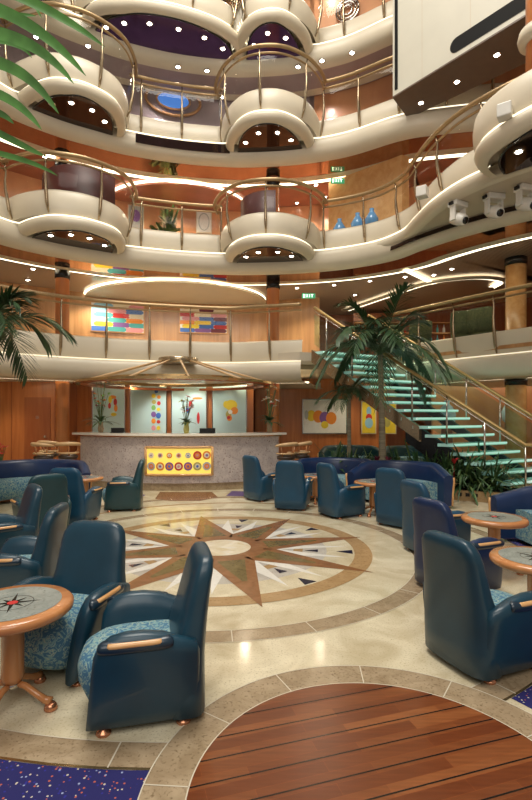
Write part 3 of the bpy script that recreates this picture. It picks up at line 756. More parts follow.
# ------------------------------------------------------------------ lounge wall pictures
def rect_art(x0, x1, y0, y1, d, lb, col, rows, frame=cream):
    X0, X1 = (x0-266)/F*d, (x1-266)/F*d; Z0, Z1 = EH+(YH-y1)/F*d, EH+(YH-y0)/F*d
    return flat_art('framed_picture', lb, 'picture', ((X0+X1)/2, d-.05, (Z0+Z1)/2), (0, -1), X1-X0, Z1-Z0, frame, plain_art(col, rows))
rect_art(303, 346, 400, 433, 15.45, 'large pale picture of coloured fans on the wall left of the stairs', PAL['white'], [(-.62, .05, .15, .18, 'yellow'), (-.3, .0, .17, .20, 'orange'), (0, -.08, .17, .20, 'purple'), (.3, -.1, .17, .2, 'orange'), (.0, -.5, .12, .12, 'yellow'), (-.85, .1, .06, .15, 'grey')], chrome)
rect_art(362, 375, 402, 433, 15.45, 'yellow picture with red and white shapes, left of the pair under the stairs', PAL['yellow'], [(0, .4, .08, .15, 'sky'), (0, .0, .10, .12, 'red'), (0, -.35, .13, .17, 'sky')])
rect_art(380, 395, 403, 433, 15.45, 'yellow picture behind the palm trunk under the stairs', PAL['yellow'], [(.2, .3, .1, .15, 'orange'), (-.1, -.3, .1, .15, 'olive')])
e = tag(MB().box(-.08, .08, -.04, .04, -.1, .1).build('wall_speaker', white, None, at(318, 386, 15.4)), 'small square white speaker on the wood wall above the pale fan picture', 'speaker')
tag(MB().box(-.03, .02, -.5, .5, -.42, .42).build('wall_screen', black, None, at(-6, 417, 12.0)), 'dark screen on the wood wall at the left edge', 'screen')

# ------------------------------------------------------------------ glass staircase
stair = empty('glass_staircase', 'wide glass-tread staircase rising from the lounge to the first deck', 'staircase', (4.9, 8.7, 0))
A0 = Vector((4.75, 8.75)); A1 = Vector((1.15, 11.35)); NST = 18; RISE = 3.1/NST
ax = Vector((.86, .5)).normalized()*1.7
def stp(t):                                                      # gently bowed plan line of the near side
    q = A0.lerp(A1, t); return q+Vector((-.53, -.85))*(-.0+.18*math.sin(PI*t))
SO = stair.location
for k in range(NST):
    z = RISE*(k+1); a = stp((k+.0)/NST); b_ = stp((k+1.25)/NST)
    P = [a, a+ax, b_+ax, b_]
    tr = MB().prism([(p.x-SO.x, p.y-SO.y) for p in P], z-.06, z); o = tr.build('tread', [stairglass_m], stair)
    ed = MB(); 
    q = [(a.x-SO.x, a.y-SO.y), ((a+ax).x-SO.x, (a+ax).y-SO.y)]
    dn = Vector((.5, -.86))*.006
    ed.add([(q[0][0]+dn.x, q[0][1]+dn.y, z-.042), (q[1][0]+dn.x, q[1][1]+dn.y, z-.042), (q[1][0]+dn.x, q[1][1]+dn.y, z-.004), (q[0][0]+dn.x, q[0][1]+dn.y, z-.004)], [(0, 1, 2, 3)])
    ed.build('lit_edge', edge_em, o)
def strg(off, mat, name, w=.28, zz=-.10, t0=0, t1=1):
    lo = []; hi = []
    for i in range(25):
        t = t0+(t1-t0)*i/24; q = stp(t*1.02)+ax*off; z = .1+3.1*t
        lo.append((q.x-SO.x, q.y-SO.y, max(.0, z+zz-w))); hi.append((q.x-SO.x, q.y-SO.y, z+zz))
    th = Vector((.06, .05, 0))
    rows = [lo, hi, [tuple(Vector(p)+th) for p in hi], [tuple(Vector(p)+th) for p in lo], lo]
    MB().grid(rows, smooth=False).build(name, mat, stair)
strg(.0, bronze, 'stringer', .30, -.04, .42, 1.0); strg(.06, black, 'stringer', .5, -.10, .0, .5); strg(.8, black, 'stringer', .2, -.10, 0, 1)
for off, nm in ((.0, 'near'), (1.0, 'far')):
    top = []; mid = []; gl = []
    for i in range(27):
        t = i/26*1.0; q = stp(t)+ax*off; z = RISE+3.1*t
        top.append((q.x-SO.x, q.y-SO.y, z+.88)); mid.append((q.x-SO.x, q.y-SO.y, z+.80)); gl.append(((q.x-SO.x, q.y-SO.y, z+.0), (q.x-SO.x, q.y-SO.y, z+.72)))
    top = [(top[0][0]+.75, top[0][1]-.25, top[0][2])]+top
    MB().tube(top, .033, 8).build('handrail', gold_rail, stair)
    MB().tube(mid, .012, 6).build('under_rail', chrome, stair)
    MB().grid([[g_[0] for g_ in gl], [g_[1] for g_ in gl]]).build('glass_panel', aquaglass, stair)
    for i in range(0, 27, 4):
        g_ = gl[i]; MB().tube([(g_[0][0], g_[0][1], g_[0][2]-.1), (g_[0][0], g_[0][1], g_[0][2]+.86)], [.022, .016], 8).build('post', chrome, stair)
# landing at the head of the stairs
ld = stp(1.0)
struct(MB().prism([(ld.x-.35, ld.y), (ld.x+ax.x, ld.y+ax.y), (3.6, 12.5), (3.6, 17), (.3, 17), (.3, 11.6)], 2.9, 3.1).build('floor_landing', cream_dark))

# ------------------------------------------------------------------ plants
def leaf(mb, p0, d, L_, w_, droop, mi=0, n=4, up=Vector((0, 0, 1))):
    d = d.normalized(); side = d.cross(up)
    if side.length < .05: side = Vector((1, 0, 0))
    side.normalize(); rows = []
    for i in range(n+1):
        t = i/n; c = p0+d*L_*t+Vector((0, 0, -droop*L_*t*t)); ww = w_*(math.sin(PI*min(1, .12+t*.88))**.7)*(1 if i < n else .05)
        fold = up*ww*.25
        rows.append([c-side*ww+fold, c, c+side*ww+fold])
    mb.grid(rows, mi, False)
def frond(org, az, L_, rise, droop, ll, npair=22, seed=0, lw=.011):
    rnd = random.Random(seed); mb = MB(); h = Vector((math.cos(az), math.sin(az), 0)); R = []
    for i in range(25):
        t = i/24; R.append(org+h*(L_*t*(1-.12*t))+Vector((0, 0, rise*t-droop*t*t)))
    mb.tube(R, [.014*(1-.8*i/24) for i in range(25)], 5)
    for k in range(npair):
        t = .14+.86*k/(npair-1); i = min(23, int(t*24)); c = R[i].lerp(R[i+1], t*24-i) if i < 24 else R[24]
        tan = (R[min(24, i+1)]-R[i]).normalized(); sd = tan.cross(Vector((0, 0, 1))).normalized()
        l = ll*(.55+.6*math.sin(PI*min(1, t*.9+.1)))*rnd.uniform(.85, 1.1)
        for sg in (-1, 1):
            d = sd*sg*(1-.35*t)+tan*(.45+.7*t)+Vector((0, 0, rnd.uniform(-.1, .25)))
            leaf(mb, c, d, l, lw, rnd.uniform(.12, .45))
    return mb
def palm(loc, hh, r, nf, L_, rise, droop, ll, label, lean=(0, 0), seed=1, tr=True, azs=None, mat=leafm, lw=.011, up3=True):
    e = empty('palm_tree', label, 'palm', loc); rnd = random.Random(seed)
    top = Vector((lean[0], lean[1], hh))
    pts = [Vector((lean[0]*(i/8)**1.5, lean[1]*(i/8)**1.5, hh*i/8)) for i in range(9)]
    MB().tube(pts, [r*(1.25-.55*(i/8)**.5) for i in range(9)], 12).build('trunk', trunkm, e)
    for k in range(nf):
        az = (azs[k] if azs else 2*PI*k/nf+rnd.uniform(-.2, .2)); q = rnd.uniform(.75, 1.2)
        frond(top, az, L_*rnd.uniform(.85, 1.1)*(.62 if k % 3 == 0 and up3 else 1), rise*q*(1.25 if k % 3 == 0 and up3 else 1), droop*rnd.uniform(.8, 1.15)*(.55 if k % 3 == 0 and up3 else 1), ll, 30, seed*50+k, lw).build('frond', mat, e)
    return e
palm((2.38, 9.75, .2), 2.62, .075, 22, 1.5, 1.45, 1.8, .42, 'tall green palm rising in front of the glass staircase', (-.05, 0), 3, lw=.018)
palm((1.8, 10.35, .2), 1.85, .05, 10, .75, .5, .65, .26, 'smaller palm left of the tall one, in front of the lounge wall', (0, 0), 5, lw=.009)
palm((-4.45, 7.4, 0), 2.85, .08, 16, 1.25, 1.2, 1.35, .46, 'dark green palm reaching in from the left edge at bar height', (.1, 0), 9, lw=.019)
palm((-5.1, 11.3, ZD[2]-.3), .3, .03, 3, .4, .4, .4, .15, 'small palm on the second deck at the far left', (0, 0), 31)
c, n = wallpt(168, 226, p2, -2.1); palm((c.x, c.y, ZD[2]-.3), .5, .05, 16, .55, 1.0, .55, .25, 'bushy potted palm in the niche on the second deck', (0, 0), 12, lw=.02, mat=leafy)
# near palm: trunk out of frame, one frond hanging into the upper left corner
e = empty('palm_tree', 'near palm with bright green blades crossing the top left corner', 'palm', (-1.75, 1.5, 0))
MB().tube([(0, 0, 0), (.02, 0, 1.3), (.05, 0, 2.75)], [.09, .07, .06], 12).build('trunk', trunkm, e)
MB().lathe([(.2, 0), (.26, .45), (.28, .45), (.24, .4)], n=20).build('pot', brown_stone, e)
blades = [[(-40, -30), (22, -4), (62, 14), (105, 47), 1.75, .016], [(-60, -10), (0, 2), (48, 30), (86, 76), 1.6, .019], [(-60, 30), (0, 24), (42, 42), (74, 84), 1.5, .018], [(-50, 30), (-4, 42), (22, 40), (32, 58), 1.7, .009],
          [(-60, 60), (0, 50), (32, 72), (59, 114), 1.55, .018], [(-60, 80), (0, 84), (22, 104), (42, 130), 1.5, .014], [(-40, 100), (0, 110), (6, 115), (14, 124), 1.6, .011], [(-60, 100), (-6, 128), (28, 150), (45, 156), 1.65, .012], [(-60, 140), (-5, 152), (30, 158), (58, 176), 1.7, .010], [(-60, -60), (40, -20), (30, 2), (42, 18), 1.9, .010], [(-60, 20), (-8, 16), (20, 14), (36, 16), 1.85, .009]]
O = Vector(e.location)
rc = [at(-75, y, 1.7)-O for y in (-60, 0, 60, 120, 170)]
MB().tube([Vector((.05, 0, 2.75))]+rc, .012, 6).build('frond_stem', leafb, e)
for b in blades:
    P = [at(b[0][0]-15, b[0][1], 1.7)]+[at(x, y, b[4]) for x, y in b[1:4]]; mb = MB(); rows = []
    for i in range(17):
        t = i/16; u = 1-t; c = P[0]*u**3+P[1]*3*u*u*t+P[2]*3*u*t*t+P[3]*t**3; u = 1-min(1, t+.02); t2 = min(1, t+.02)
        c2 = P[0]*u**3+P[1]*3*u*u*t2+P[2]*3*u*t2*t2+P[3]*t2**3; tn = (c2-c); tn = tn.normalized() if tn.length > 1e-6 else tn_
        tn_ = tn; sd = tn.cross(Vector((.2, 1, .35))).normalized(); ww = b[5]*math.sin(PI*(.12+.88*t))**.6 if t < 1 else .0005
        rows.append([c-O-sd*ww+Vector((0, -.3*ww, 0)), c-O, c-O+sd*ww+Vector((0, -.3*ww, 0))])
    mb.grid(rows, 0, True).build('leaflet', leafb, e)
# planter shrubs below the stairs
def shrub(x, y, z, h, n, seed, label, mats, lw=.025, group=None):
    rnd = random.Random(seed); mb = MB()
    for i in range(n):
        az = rnd.uniform(0, 2*PI); el = rnd.uniform(.15, 1.4); r = rnd.uniform(0, .1)
        leaf(mb, Vector((r*math.cos(az), r*math.sin(az), rnd.uniform(0, h*.35))), Vector((math.cos(az)*math.cos(el), math.sin(az)*math.cos(el), math.sin(el))), h*rnd.uniform(.6, 1.1), lw*rnd.uniform(.6, 1.2), rnd.uniform(.2, .8), rnd.randrange(len(mats)))
    return tag(mb.build('leafy_plant', mats, None, (x, y, z)), label, 'plant', group)
spots = [(1.45, 10.1), (1.75, 9.95), (2.05, 10.05), (2.75, 9.85), (3.05, 9.7), (2.35, 10.25)]
for i, (x, y) in enumerate(spots):
    shrub(x, y, .2, .85, 85, 20+i, 'leafy planter shrub behind the navy sofas, around the palm trunks', [leafd, leafy, leafd], .03, 'planter shrubs behind the sofas')
for i, (x, y) in enumerate([(3.3, 9.55), (3.55, 9.35), (3.8, 9.2), (4.05, 9.1), (3.65, 9.65), (3.95, 9.45), (4.3, 9.0), (4.25, 9.5), (3.4, 9.9), (4.6, 9.3)]):
    shrub(x, y, .18, .75+.13*(i % 3), 80, 40+i, 'dark spiky shrub in the planter under the stairs', [leafd, leafd, leafy], .022, 'shrubs under the stairs')
for i, (x, y) in enumerate([(2.42, 9.45), (2.2, 9.5), (3.6, 9.15)]):
    mb = MB(); rnd = random.Random(i)
    for k in range(9):
        a = rnd.uniform(0, 6.28); leaf(mb, Vector((0, 0, .45)), Vector((math.cos(a)*.5, math.sin(a)*.5, 1)), .22, .022, .3)
    mb.tube([(0, 0, 0), (0, 0, .46)], .008, 5)
    tag(mb.build('red_bromeliad', PAL['maroon' if i < 2 else 'red'], None, (x, y, .2)), ('dark red bromeliad beside the tall palm trunk, right one', 'dark red bromeliad beside the tall palm trunk, left one', 'bright red bloom in the planter under the stairs')[i], 'flower')
# planter kerbs
def kerb(pts, h, w_, label, mat):
    P = catmull(pts, .1); N = normals(P)
    mb = sweep(P, [(0, 0), (0, h), (-w_, h), (-w_, 0)], 0, N, False)
    return tag(mb.build('planter_kerb', mat), label, 'planter kerb')
kerb([(2.9, 9.35), (3.4, 9.05), (4.0, 8.75), (4.6, 8.35), (5.2, 8.1)], .19, .12, 'low tan stone kerb of the planter at the foot of the stairs', tan_stone)
tag(MB().prism([(3.0, 9.35), (3.4, 9.1), (4.0, 8.8), (4.5, 8.5), (5.0, 9.3), (3.2, 10.3)], 0, .17).build('planter_bed', soil), 'dark planting bed beneath the glass stairs', 'planter')
tag(MB().prism([(1.3, 9.75), (2.8, 9.4), (3.0, 10.1), (1.5, 10.5)], 0, .2).build('planter_bed', soil), 'planting bed around the palms behind the sofas', 'planter')
for k in range(3):
    q = Vector((3.62+k*.12, 8.93-k*.065, .12)); tag(MB().box(-.035, .035, -.01, .01, -.03, .03, 0, D2(-28)).build('power_socket', black, None, q), 'small dark socket in the planter kerb', 'socket', 'sockets in the planter kerb')
# flowers on the bar
def vase_flowers(x, y, z, hh, label, kinds, seed, vmat=None):
    rnd = random.Random(seed); e = empty('flower_arrangement', label, 'flowers', (x, y, z))
    MB().lathe([(.05, 0), (.065, .08), (.05, .18), (.06, .24)], n=16).build('vase', vmat or brown_stone, e)
    st_ = MB(); fl_ = MB(); lf = MB()
    for k in range(16):
        a = rnd.uniform(0, 6.28); s_ = rnd.uniform(.1, .42)*hh*.6; top = Vector((math.cos(a)*s_, math.sin(a)*s_, .25+hh*rnd.uniform(.35, 1)))
        st_.tube([(0, 0, .2), (top.x*.35, top.y*.35, top.z*.6), top], .006, 5)
        for j in range(5):
            b = rnd.uniform(0, 6.28); leaf(fl_, top, Vector((math.cos(b), math.sin(b), rnd.uniform(-.3, .9))), .085, .024, .2, k % len(kinds))
    for k in range(22):
        a = rnd.uniform(0, 6.28); leaf(lf, Vector((0, 0, .22)), Vector((math.cos(a), math.sin(a), rnd.uniform(.1, 1.8))), hh*rnd.uniform(.3, .6), .03, .5)
    st_.build('stems', leafy, e); fl_.build('blossoms', [PAL[k] for k in kinds], e); lf.build('leaves', leafd, e)
    return e
vase_flowers(-3.75, 10.85, 1.205, .95, 'tall arrangement of red exotic flowers at the left end of the bar', ['red', 'orange', 'maroon', 'green'], 4)
vase_flowers(-1.72, 10.32, 1.205, .55, 'low bouquet of white and red flowers in the middle of the bar', ['white', 'white', 'red', 'olive'], 6, PAL['olive'])
vase_flowers(.08, 10.75, 1.205, .85, 'arrangement of red and white flowers at the right end of the bar', ['red', 'white', 'cream', 'orange'], 8)
vase_flowers(-5.5, 9.9, .35, .45, 'red potted flowers at the left edge beyond the navy sofa', ['red'], 10)
tag(MB().lathe([(.2, 0), (.24, .35)], n=16).build('plant_pedestal', dark_orange, None, (-5.5, 9.9, 0)), 'dark round pedestal under the red flowers at the left edge', 'pedestal')

# ------------------------------------------------------------------ armchairs
def make_chair(label):
    e = empty('armchair', label, 'armchair', group=None)
    MB().loft([(.03, 0, -.20, .25, .09), (.045, 0, -.205, .275, .115), (.2, 0, -.205, .288, .112), (.36, 0, -.215, .288, .10), (.46, 0, -.232, .276, .09), (.54, 0, -.250, .262, .080), (.64, 0, -.270, .255, .072), (.74, 0, -.290, .248, .064), (.80, 0, -.305, .236, .060), (.84, 0, -.314, .212, .052), (.864, 0, -.318, .18, .04), (.876, 0, -.32, .13, .022)], 40, e=3.6).build('backrest', teal, e)
    def lean(z): return .215+.075*min(1, z/.5)**1.3
    for s_ in (-1, 1):
        rows = []
        for y, zt, hx in ((-.27, .42, .03), (-.25, .47, .05), (-.17, .495, .056), (-.08, .53, .06), (.02, .545, .062), (.11, .545, .062), (.185, .53, .058), (.235, .49, .05), (.258, .43, .035)):
            row = []
            for k in range(20):
                a = 2*PI*k/20; cx_, sx_ = math.cos(a), math.sin(a); q = (abs(cx_)**4+abs(sx_)**4)**-.25
                zz = (zt+.032)/2+(zt-.032)/2*sx_*q; row.append((s_*lean(zz)+hx*cx_*q, y+(.05*(1-zz/.5)*max(0, y)/.25), zz))
            rows.append(row)
        a = MB().grid(rows, 0, True, True, True).build('armrest', teal, e)
        MB().loft([(.458, s_*.322, .055, .018, .15), (.470, s_*.326, .055, .026, .185), (.490, s_*.326, .055, .030, .19), (.508, s_*.320, .055, .028, .185), (.520, s_*.310, .055, .018, .165)], 28, e=3.5).build('arm_pad', teald, a)
        MB().loft([(.492, s_*.346, .06, .008, .13), (.504, s_*.343, .06, .011, .135), (.516, s_*.336, .06, .010, .13)], 20, e=4).build('wood_inlay', lt_wood, a)
    MB().loft([(.08, 0, .03, .18, .22), (.12, 0, .05, .19, .27), (.22, 0, .06, .205, .305), (.30, 0, .055, .222, .315), (.355, 0, .04, .226, .305), (.39, 0, .02, .20, .27), (.41, 0, .0, .15, .2)], 32, e=3.2).build('seat_cushion', seatfab, e)
    for x in (-.22, .22):
        for y in (-.19, .22): MB().lathe([(.036, 0), (.040, .008), (.036, .018), (.022, .026), (.018, .05)], (x, y, 0), 16).build('foot', copper, e)
    return e
chair0 = make_chair('x'); used = [False]
def mat_swap(root, mat):
    for ch in root.children:
        if ch.name.split('.')[0] in ('backrest', 'armrest'):
            ch.data = ch.data.copy(); ch.data.materials[0] = mat
def place_chair(x, y, deg, label, mat=teal, sc=.965):
    c = chair0 if not used[0] else copy_tree(chair0)
    used[0] = True
    c.location = (x, y, 0); c.rotation_euler = (0, 0, D2(deg)); c.scale = (sc, sc, sc); tag(c, label, 'armchair', 'armchairs around the lounge tables')
    return c
swaps = []
for x, y, dg, lb, mt in [
 (-.660, 2.655, 104, 'large teal leather armchair in the foreground facing left, beside the compass table', teal),
 (-1.28, 3.10, 167, 'teal armchair with its patterned seat facing us, behind the near compass table', teal),
 (-2.05, 3.98, 97, 'teal armchair at the left edge, side-on, behind the chair that faces us', teal),
 (-2.75, 5.0, 128, 'teal armchair cut by the left edge with a gold arm inlay, below the navy sofa', teal),
 (-2.98, 6.35, 40, 'green-teal armchair seen from behind, second row from the left sofa', tealg),
 (-2.85, 7.15, -6, 'teal armchair with its straight back to us, just before the left navy sofa', bluel),
 (-2.42, 8.15, 100, 'teal armchair standing alone left of the yellow bar panel, facing left', tealg),
 (-.06, 9.1, -52, 'blue-teal armchair right of the yellow bar panel, nearest the bar', bluel),
 (.46, 8.25, -14, 'blue armchair seen from behind, second from the bar on the right', bluel),
 (1.2, 7.65, -62, 'blue armchair turned right, in front of the first navy sofa', bluel),
 (1.98, 7.0, -48, 'blue armchair with its back to us, in front of the second navy sofa', bluel),
 (1.98, 5.6, -72, 'blue-teal armchair facing right towards the oval compass table', bluel),
 (1.76, 4.42, -68, 'indigo-backed armchair in the right-hand row, between two teal ones', navy),
 (1.43, 3.13, -68, 'largest dark teal armchair at the right, with its back towards us', teal)]:
    swaps.append((place_chair(x, y, dg, lb), mt))
for c, mt in swaps:
    if mt is not teal: mat_swap(c, mt)

# ------------------------------------------------------------------ sofas
def sofa(x, y, deg, r, half, label, mat, h=.74, ext=.32):
    e = empty('curved_sofa', label, 'sofa', (x, y, 0), D2(deg), 'curved leather sofas')
    a0, a1 = PI/2+half, PI/2-half                                   # opens towards -y, path left -> right
    P = [Vector((r*math.cos(a0+(a1-a0)*i/32), r*math.sin(a0+(a1-a0)*i/32))) for i in range(33)]
    tl = Vector((-math.sin(a0), math.cos(a0))); tr_ = Vector((math.sin(a1), -math.cos(a1)))
    P = [P[0]+tl*ext*q for q in (1, .75, .5, .25)]+P+[P[-1]+tr_*ext*q for q in (.25, .5, .75, 1)]
    N = normals(P); n = len(P)
    hs = [h-(h-.57)*max(0, (abs(i-(n-1)/2)/((n-1)/2)-.62)/.38)**1.3 for i in range(n)]
    prof = [(-.02, 0), (-.03, .4), (-.05, .8), (-.045, .93), (-.01, .99), (.05, 1), (.10, .97), (.125, .88), (.13, .6), (.13, 0)]
    rows = [[(p.x+q.x*o, p.y+q.y*o, .05+(hh-.05)*k) for p, q, hh in zip(P, N, hs)] for o, k in prof]
    mb = MB().grid(rows)
    for j in (0, n-1): mb.add([row[j] for row in rows], [tuple(range(len(rows)))])
    b = mb.build('backrest', mat, e)
    for j in (0, n-1):
        MB().tube([rows[0][j], rows[1][j], rows[2][j], rows[3][j]], .018, 6).build('wood_trim', lt_wood, b)
    rows = [[(p.x+q.x*o, p.y+q.y*o, z) for p, q in zip(P[3:-3], N[3:-3])] for o, z in [(.12, .06), (.12, .41), (.3, .43), (.56, .42), (.61, .37), (.60, .08), (.5, .06)]]
    mb = MB().grid(rows)
    for j in (0, n-7): mb.add([row[j] for row in rows], [tuple(range(len(rows)))])
    mb.build('seat_cushion', seatfab, e)
    for k in range(5):
        a = a0+(a1-a0)*(k+.5)/5
        MB().lathe([(.035, 0), (.02, .05)], ((r-.3)*math.cos(a), (r-.3)*math.sin(a), 0), 10).build('foot', copper, e)
    return e
sofa(-4.25, 8.35, 6, 1.05, 1.2, 'dark navy curved sofa in front of the door at the far left', navy)
sofa(1.32, 8.95, -4, .85, 1.15, 'first navy curved sofa below the large pale picture', navy)
sofa(2.30, 8.35, -20, .82, 1.1, 'second navy curved sofa with a wood-trimmed end, in front of the tall palm', navy)
sofa(2.4, 13.3, 0, .85, 1.2, 'distant teal curved sofa against the wall under the pale picture', tealg, .72)
sofa(4.0, 13.2, 10, .7, 1.2, 'distant teal curved sofa under the yellow pictures', tealg, .72)
sofa(3.25, 5.35, -55, .8, 1.0, 'navy sofa with a patterned seat cut by the right edge behind the oval table', navy, .7)

# ------------------------------------------------------------------ tables
def make_table():
    e = empty('lounge_table', 'x', 'table')
    tp = MB().lathe([(.27, .50), (.30, .505), (.315, .52), (.315, .545), (.30, .56), (.20, .5605)], n=48).build('tabletop', table_wood, e)
    MB().disc((0, 0, .5625), .252, 40).build('stone_inset', table_stone, tp)
    r = MB()
    for k in range(8):
        a = k*PI/4; L_ = .15 if k % 2 == 0 else .09
        r.add([(.03*math.cos(a-PI/8), .03*math.sin(a-PI/8), .5640), (L_*math.cos(a), L_*math.sin(a), .5640), (.03*math.cos(a+PI/8), .03*math.sin(a+PI/8), .5640)], [(0, 1, 2)])
    r.build('compass_rose', black, tp)
    t = MB(); t.grid([[(q*math.cos(i*PI/20), q*math.sin(i*PI/20), .5637) for i in range(41)] for q in (.105, .108)], smooth=False); t.build('compass_circle', black, tp)
    MB().disc((0, 0, .5645), .028, 16).build('compass_centre', PAL['red'], tp)
    MB().lathe([(.05, .13), (.06, .16), (.06, .49), (.09, .50)], n=20).build('pedestal', table_wood, e)
    MB().lathe([(.035, .10), (.045, .11), (.045, .135)], n=16).build('collar', chrome, e)
    for k in range(4):
        a = PI/4+k*PI/2+.3; c, s_ = math.cos(a), math.sin(a)
        l = MB().tube([(.02*c, .02*s_, .12), (.08*c, .08*s_, .115), (.15*c, .15*s_, .075), (.20*c, .20*s_, .05), (.235*c, .235*s_, .045)], [.016, .018, .018, .02, .024], 8)
        l = l.build('leg', table_wood, e)
        MB().lathe([(.03, .0), (.036, .008), (.03, .028), (.02, .04)], (.235*c, .235*s_, 0), 14).build('glide', copper, l)
    return e
t0 = make_table(); first = True
for x, y, s_, lb, rz in [(-1.40, 2.64, 1.0, 'round wooden table with a compass rose inset, cut by the left edge', .3), (2.33, 4.88, 1.0, 'round compass table in the right-hand row, before the right-edge sofa', .1), (1.98, 3.5, 1.0, 'round compass table cut by the right edge beside the largest dark chair', .7),
                        (1.72, 7.7, .95, 'small round table between the blue chairs and the second navy sofa', 0), (.90, 8.75, .9, 'small round table in front of the first navy sofa', .4), (-3.1, 8.2, .95, 'small round table at the right end of the left navy sofa', .2)]:
    t = t0 if first else copy_tree(t0); first = False
    t.location = (x, y, 0); t.rotation_euler = (0, 0, rz); t.scale = (s_, s_, s_); tag(t, lb, 'table', 'round lounge tables')

# ------------------------------------------------------------------ bar stools
dark_seat = plain('dark_seat', (.05, .03, .02), .4)
def make_stool():
    e = empty('bar_stool', 'x', 'bar stool')
    MB().lathe([(.2, 0), (.2, .015), (.05, .04), (.03, .06), (.03, .68)], n=20).build('pedestal', chrome, e)
    MB().lathe([(.12, .66), (.19, .68), (.20, .73), (.16, .76), (.02, .77)], n=24).build('seat', dark_seat, e)
    MB().tube([(.23*math.cos(PI*-.15+PI*1.3*i/20), .21*math.sin(PI*-.15+PI*1.3*i/20), .95+.05*math.sin(PI*i/20)) for i in range(21)], [.02+.022*math.sin(PI*i/20) for i in range(21)], 10).build('backrest', stool_wood, e)
    MB().tube([(.20*math.cos(PI*-.2+PI*1.4*i/20), .19*math.sin(PI*-.2+PI*1.4*i/20), .80) for i in range(21)], .018, 8).build('lower_hoop', stool_wood, e)
    for a in (.3, PI/2, PI-.3):
        MB().tube([(.15*math.cos(a), .15*math.sin(a), .72), (.22*math.cos(a), .2*math.sin(a), .95)], .016, 6).build('back_post', table_wood, e)
    return e
s0 = make_stool(); first = True
for x, y, rz, lb in [(-4.65, 10.0, 2.6, 'tan bar stool at the left end of the bar, farther from it'), (-4.2, 10.15, 3.6, 'tan bar stool at the left end of the bar, right beside it'), (.42, 10.0, 3.9, 'tan bar stool nearest the right end of the bar'), (.75, 10.35, 4.2, 'tan bar stool at the right end of the bar, farther from it'), (-4.85, 10.7, 2.9, 'tan bar stool hidden behind the pair left of the bar')]:
    t = s0 if first else copy_tree(s0); first = False
    t.location = (x, y, 0); t.rotation_euler = (0, 0, rz); tag(t, lb, 'bar stool', 'tan bar stools')

# ------------------------------------------------------------------ stage lights and box speakers
def make_light():
    e = empty('stage_light', 'x', 'stage light')
    MB().box(-.16, .16, -.10, .10, -.10, -.0).build('base', white, e); bevel(e.children[-1], .02)
    MB().box(-.15, -.11, -.05, .05, -.34, -.1).build('yoke_arm', white, e); MB().box(.11, .15, -.05, .05, -.34, -.1).build('yoke_arm', white, e)
    h = MB().tube([(0, .12, -.24), (0, .10, -.25), (0, -.05, -.32), (0, -.14, -.37), (0, -.15, -.375)], [.05, .10, .115, .09, .085], 16).build('head', white, e)
    MB().tube([(0, -.145, -.373), (0, -.165, -.384)], .06, 14).build('lens', black, h)
    MB().box(-.20, -.16, -.04, .04, -.08, -.03).build('clamp', black, e)
    return e
l0 = make_light(); first = True
for px, py, d, rz, lb in [(458, 200, 8.55, .5, 'white moving stage light, leftmost of three under the right balcony'), (494, 186, 8.25, .2, 'white moving stage light, middle one of three under the right balcony'), (525, 170, 7.95, .35, 'white moving stage light at the right edge under the right balcony')]:
    t = l0 if first else copy_tree(l0); first = False
    p = at(px, py, d); t.location = (p.x, p.y, ZD[2]-.745); t.rotation_euler = (0, 0, rz); tag(t, lb, 'stage light', 'stage lights under the right balcony')
for px, py, d, lb in [(424, 194, 8.45, 'beige box spotlight on the left flank of the right balcony'), (506, 115, 6.55, 'beige box spotlight high on the front of the right balcony')]:
    e = empty('box_spotlight', lb, 'spotlight', at(px, py, d), -.6)
    MB().box(-.09, .09, -.1, .08, -.09, .09).build('housing', white, e); bevel(e.children[-1], .015)
    MB().lathe([(.05, 0), (.05, .02)], n=6).build('face', grey_stone, e); e.children[-1].rotation_euler = (PI/2, 0, 0); e.children[-1].location = (0, -.1, 0)
    MB().box(-.02, .02, .06, .16, -.02, .02).build('bracket', chrome, e)

# ------------------------------------------------------------------ first deck seating at the right
def deck_chair(x, y, rz, label):
    e = empty('patterned_chair', label, 'chair', (x, y, ZD[1]-.3), rz, 'patterned chairs on the first deck')
    MB().loft([(.4, 0, -.2, .3, .06), (.7, 0, -.25, .32, .06), (.92, 0, -.28, .30, .05), (.95, 0, -.28, .2, .03)], 24, e=4).build('backrest', greenfab, e)
    MB().loft([(.3, 0, 0, .28, .25), (.42, 0, 0, .28, .26), (.45, 0, 0, .22, .2)], 20, e=4).build('seat', greenfab, e)
    for a in (-.24, .24):
        for b in (-.2, .2): MB().tube([(a, b, 0), (a, b, .32)], .02, 6).build('leg', table_wood, e)
for x, y, rz, lb in [(4.75, 11.5, -.3, 'green patterned chair behind the first deck rail, nearest the stout column'), (5.1, 11.1, -.9, 'green patterned chair against the stout column'), (3.95, 12.6, .2, 'green patterned chair behind the tall palm crown'), (3.4, 13.3, .5, 'green patterned chair farthest left behind the palm crown')]:
    deck_chair(x, y, rz, lb)
struct(MB().prism([(3.5, 12.4), (4.0, 11.7), (4.7, 10.8), (5.5, 9.7), (9.5, 9.7), (9.5, 17), (3.5, 17)], 3.02, 3.1).build('floor_first_right', brown_wood))
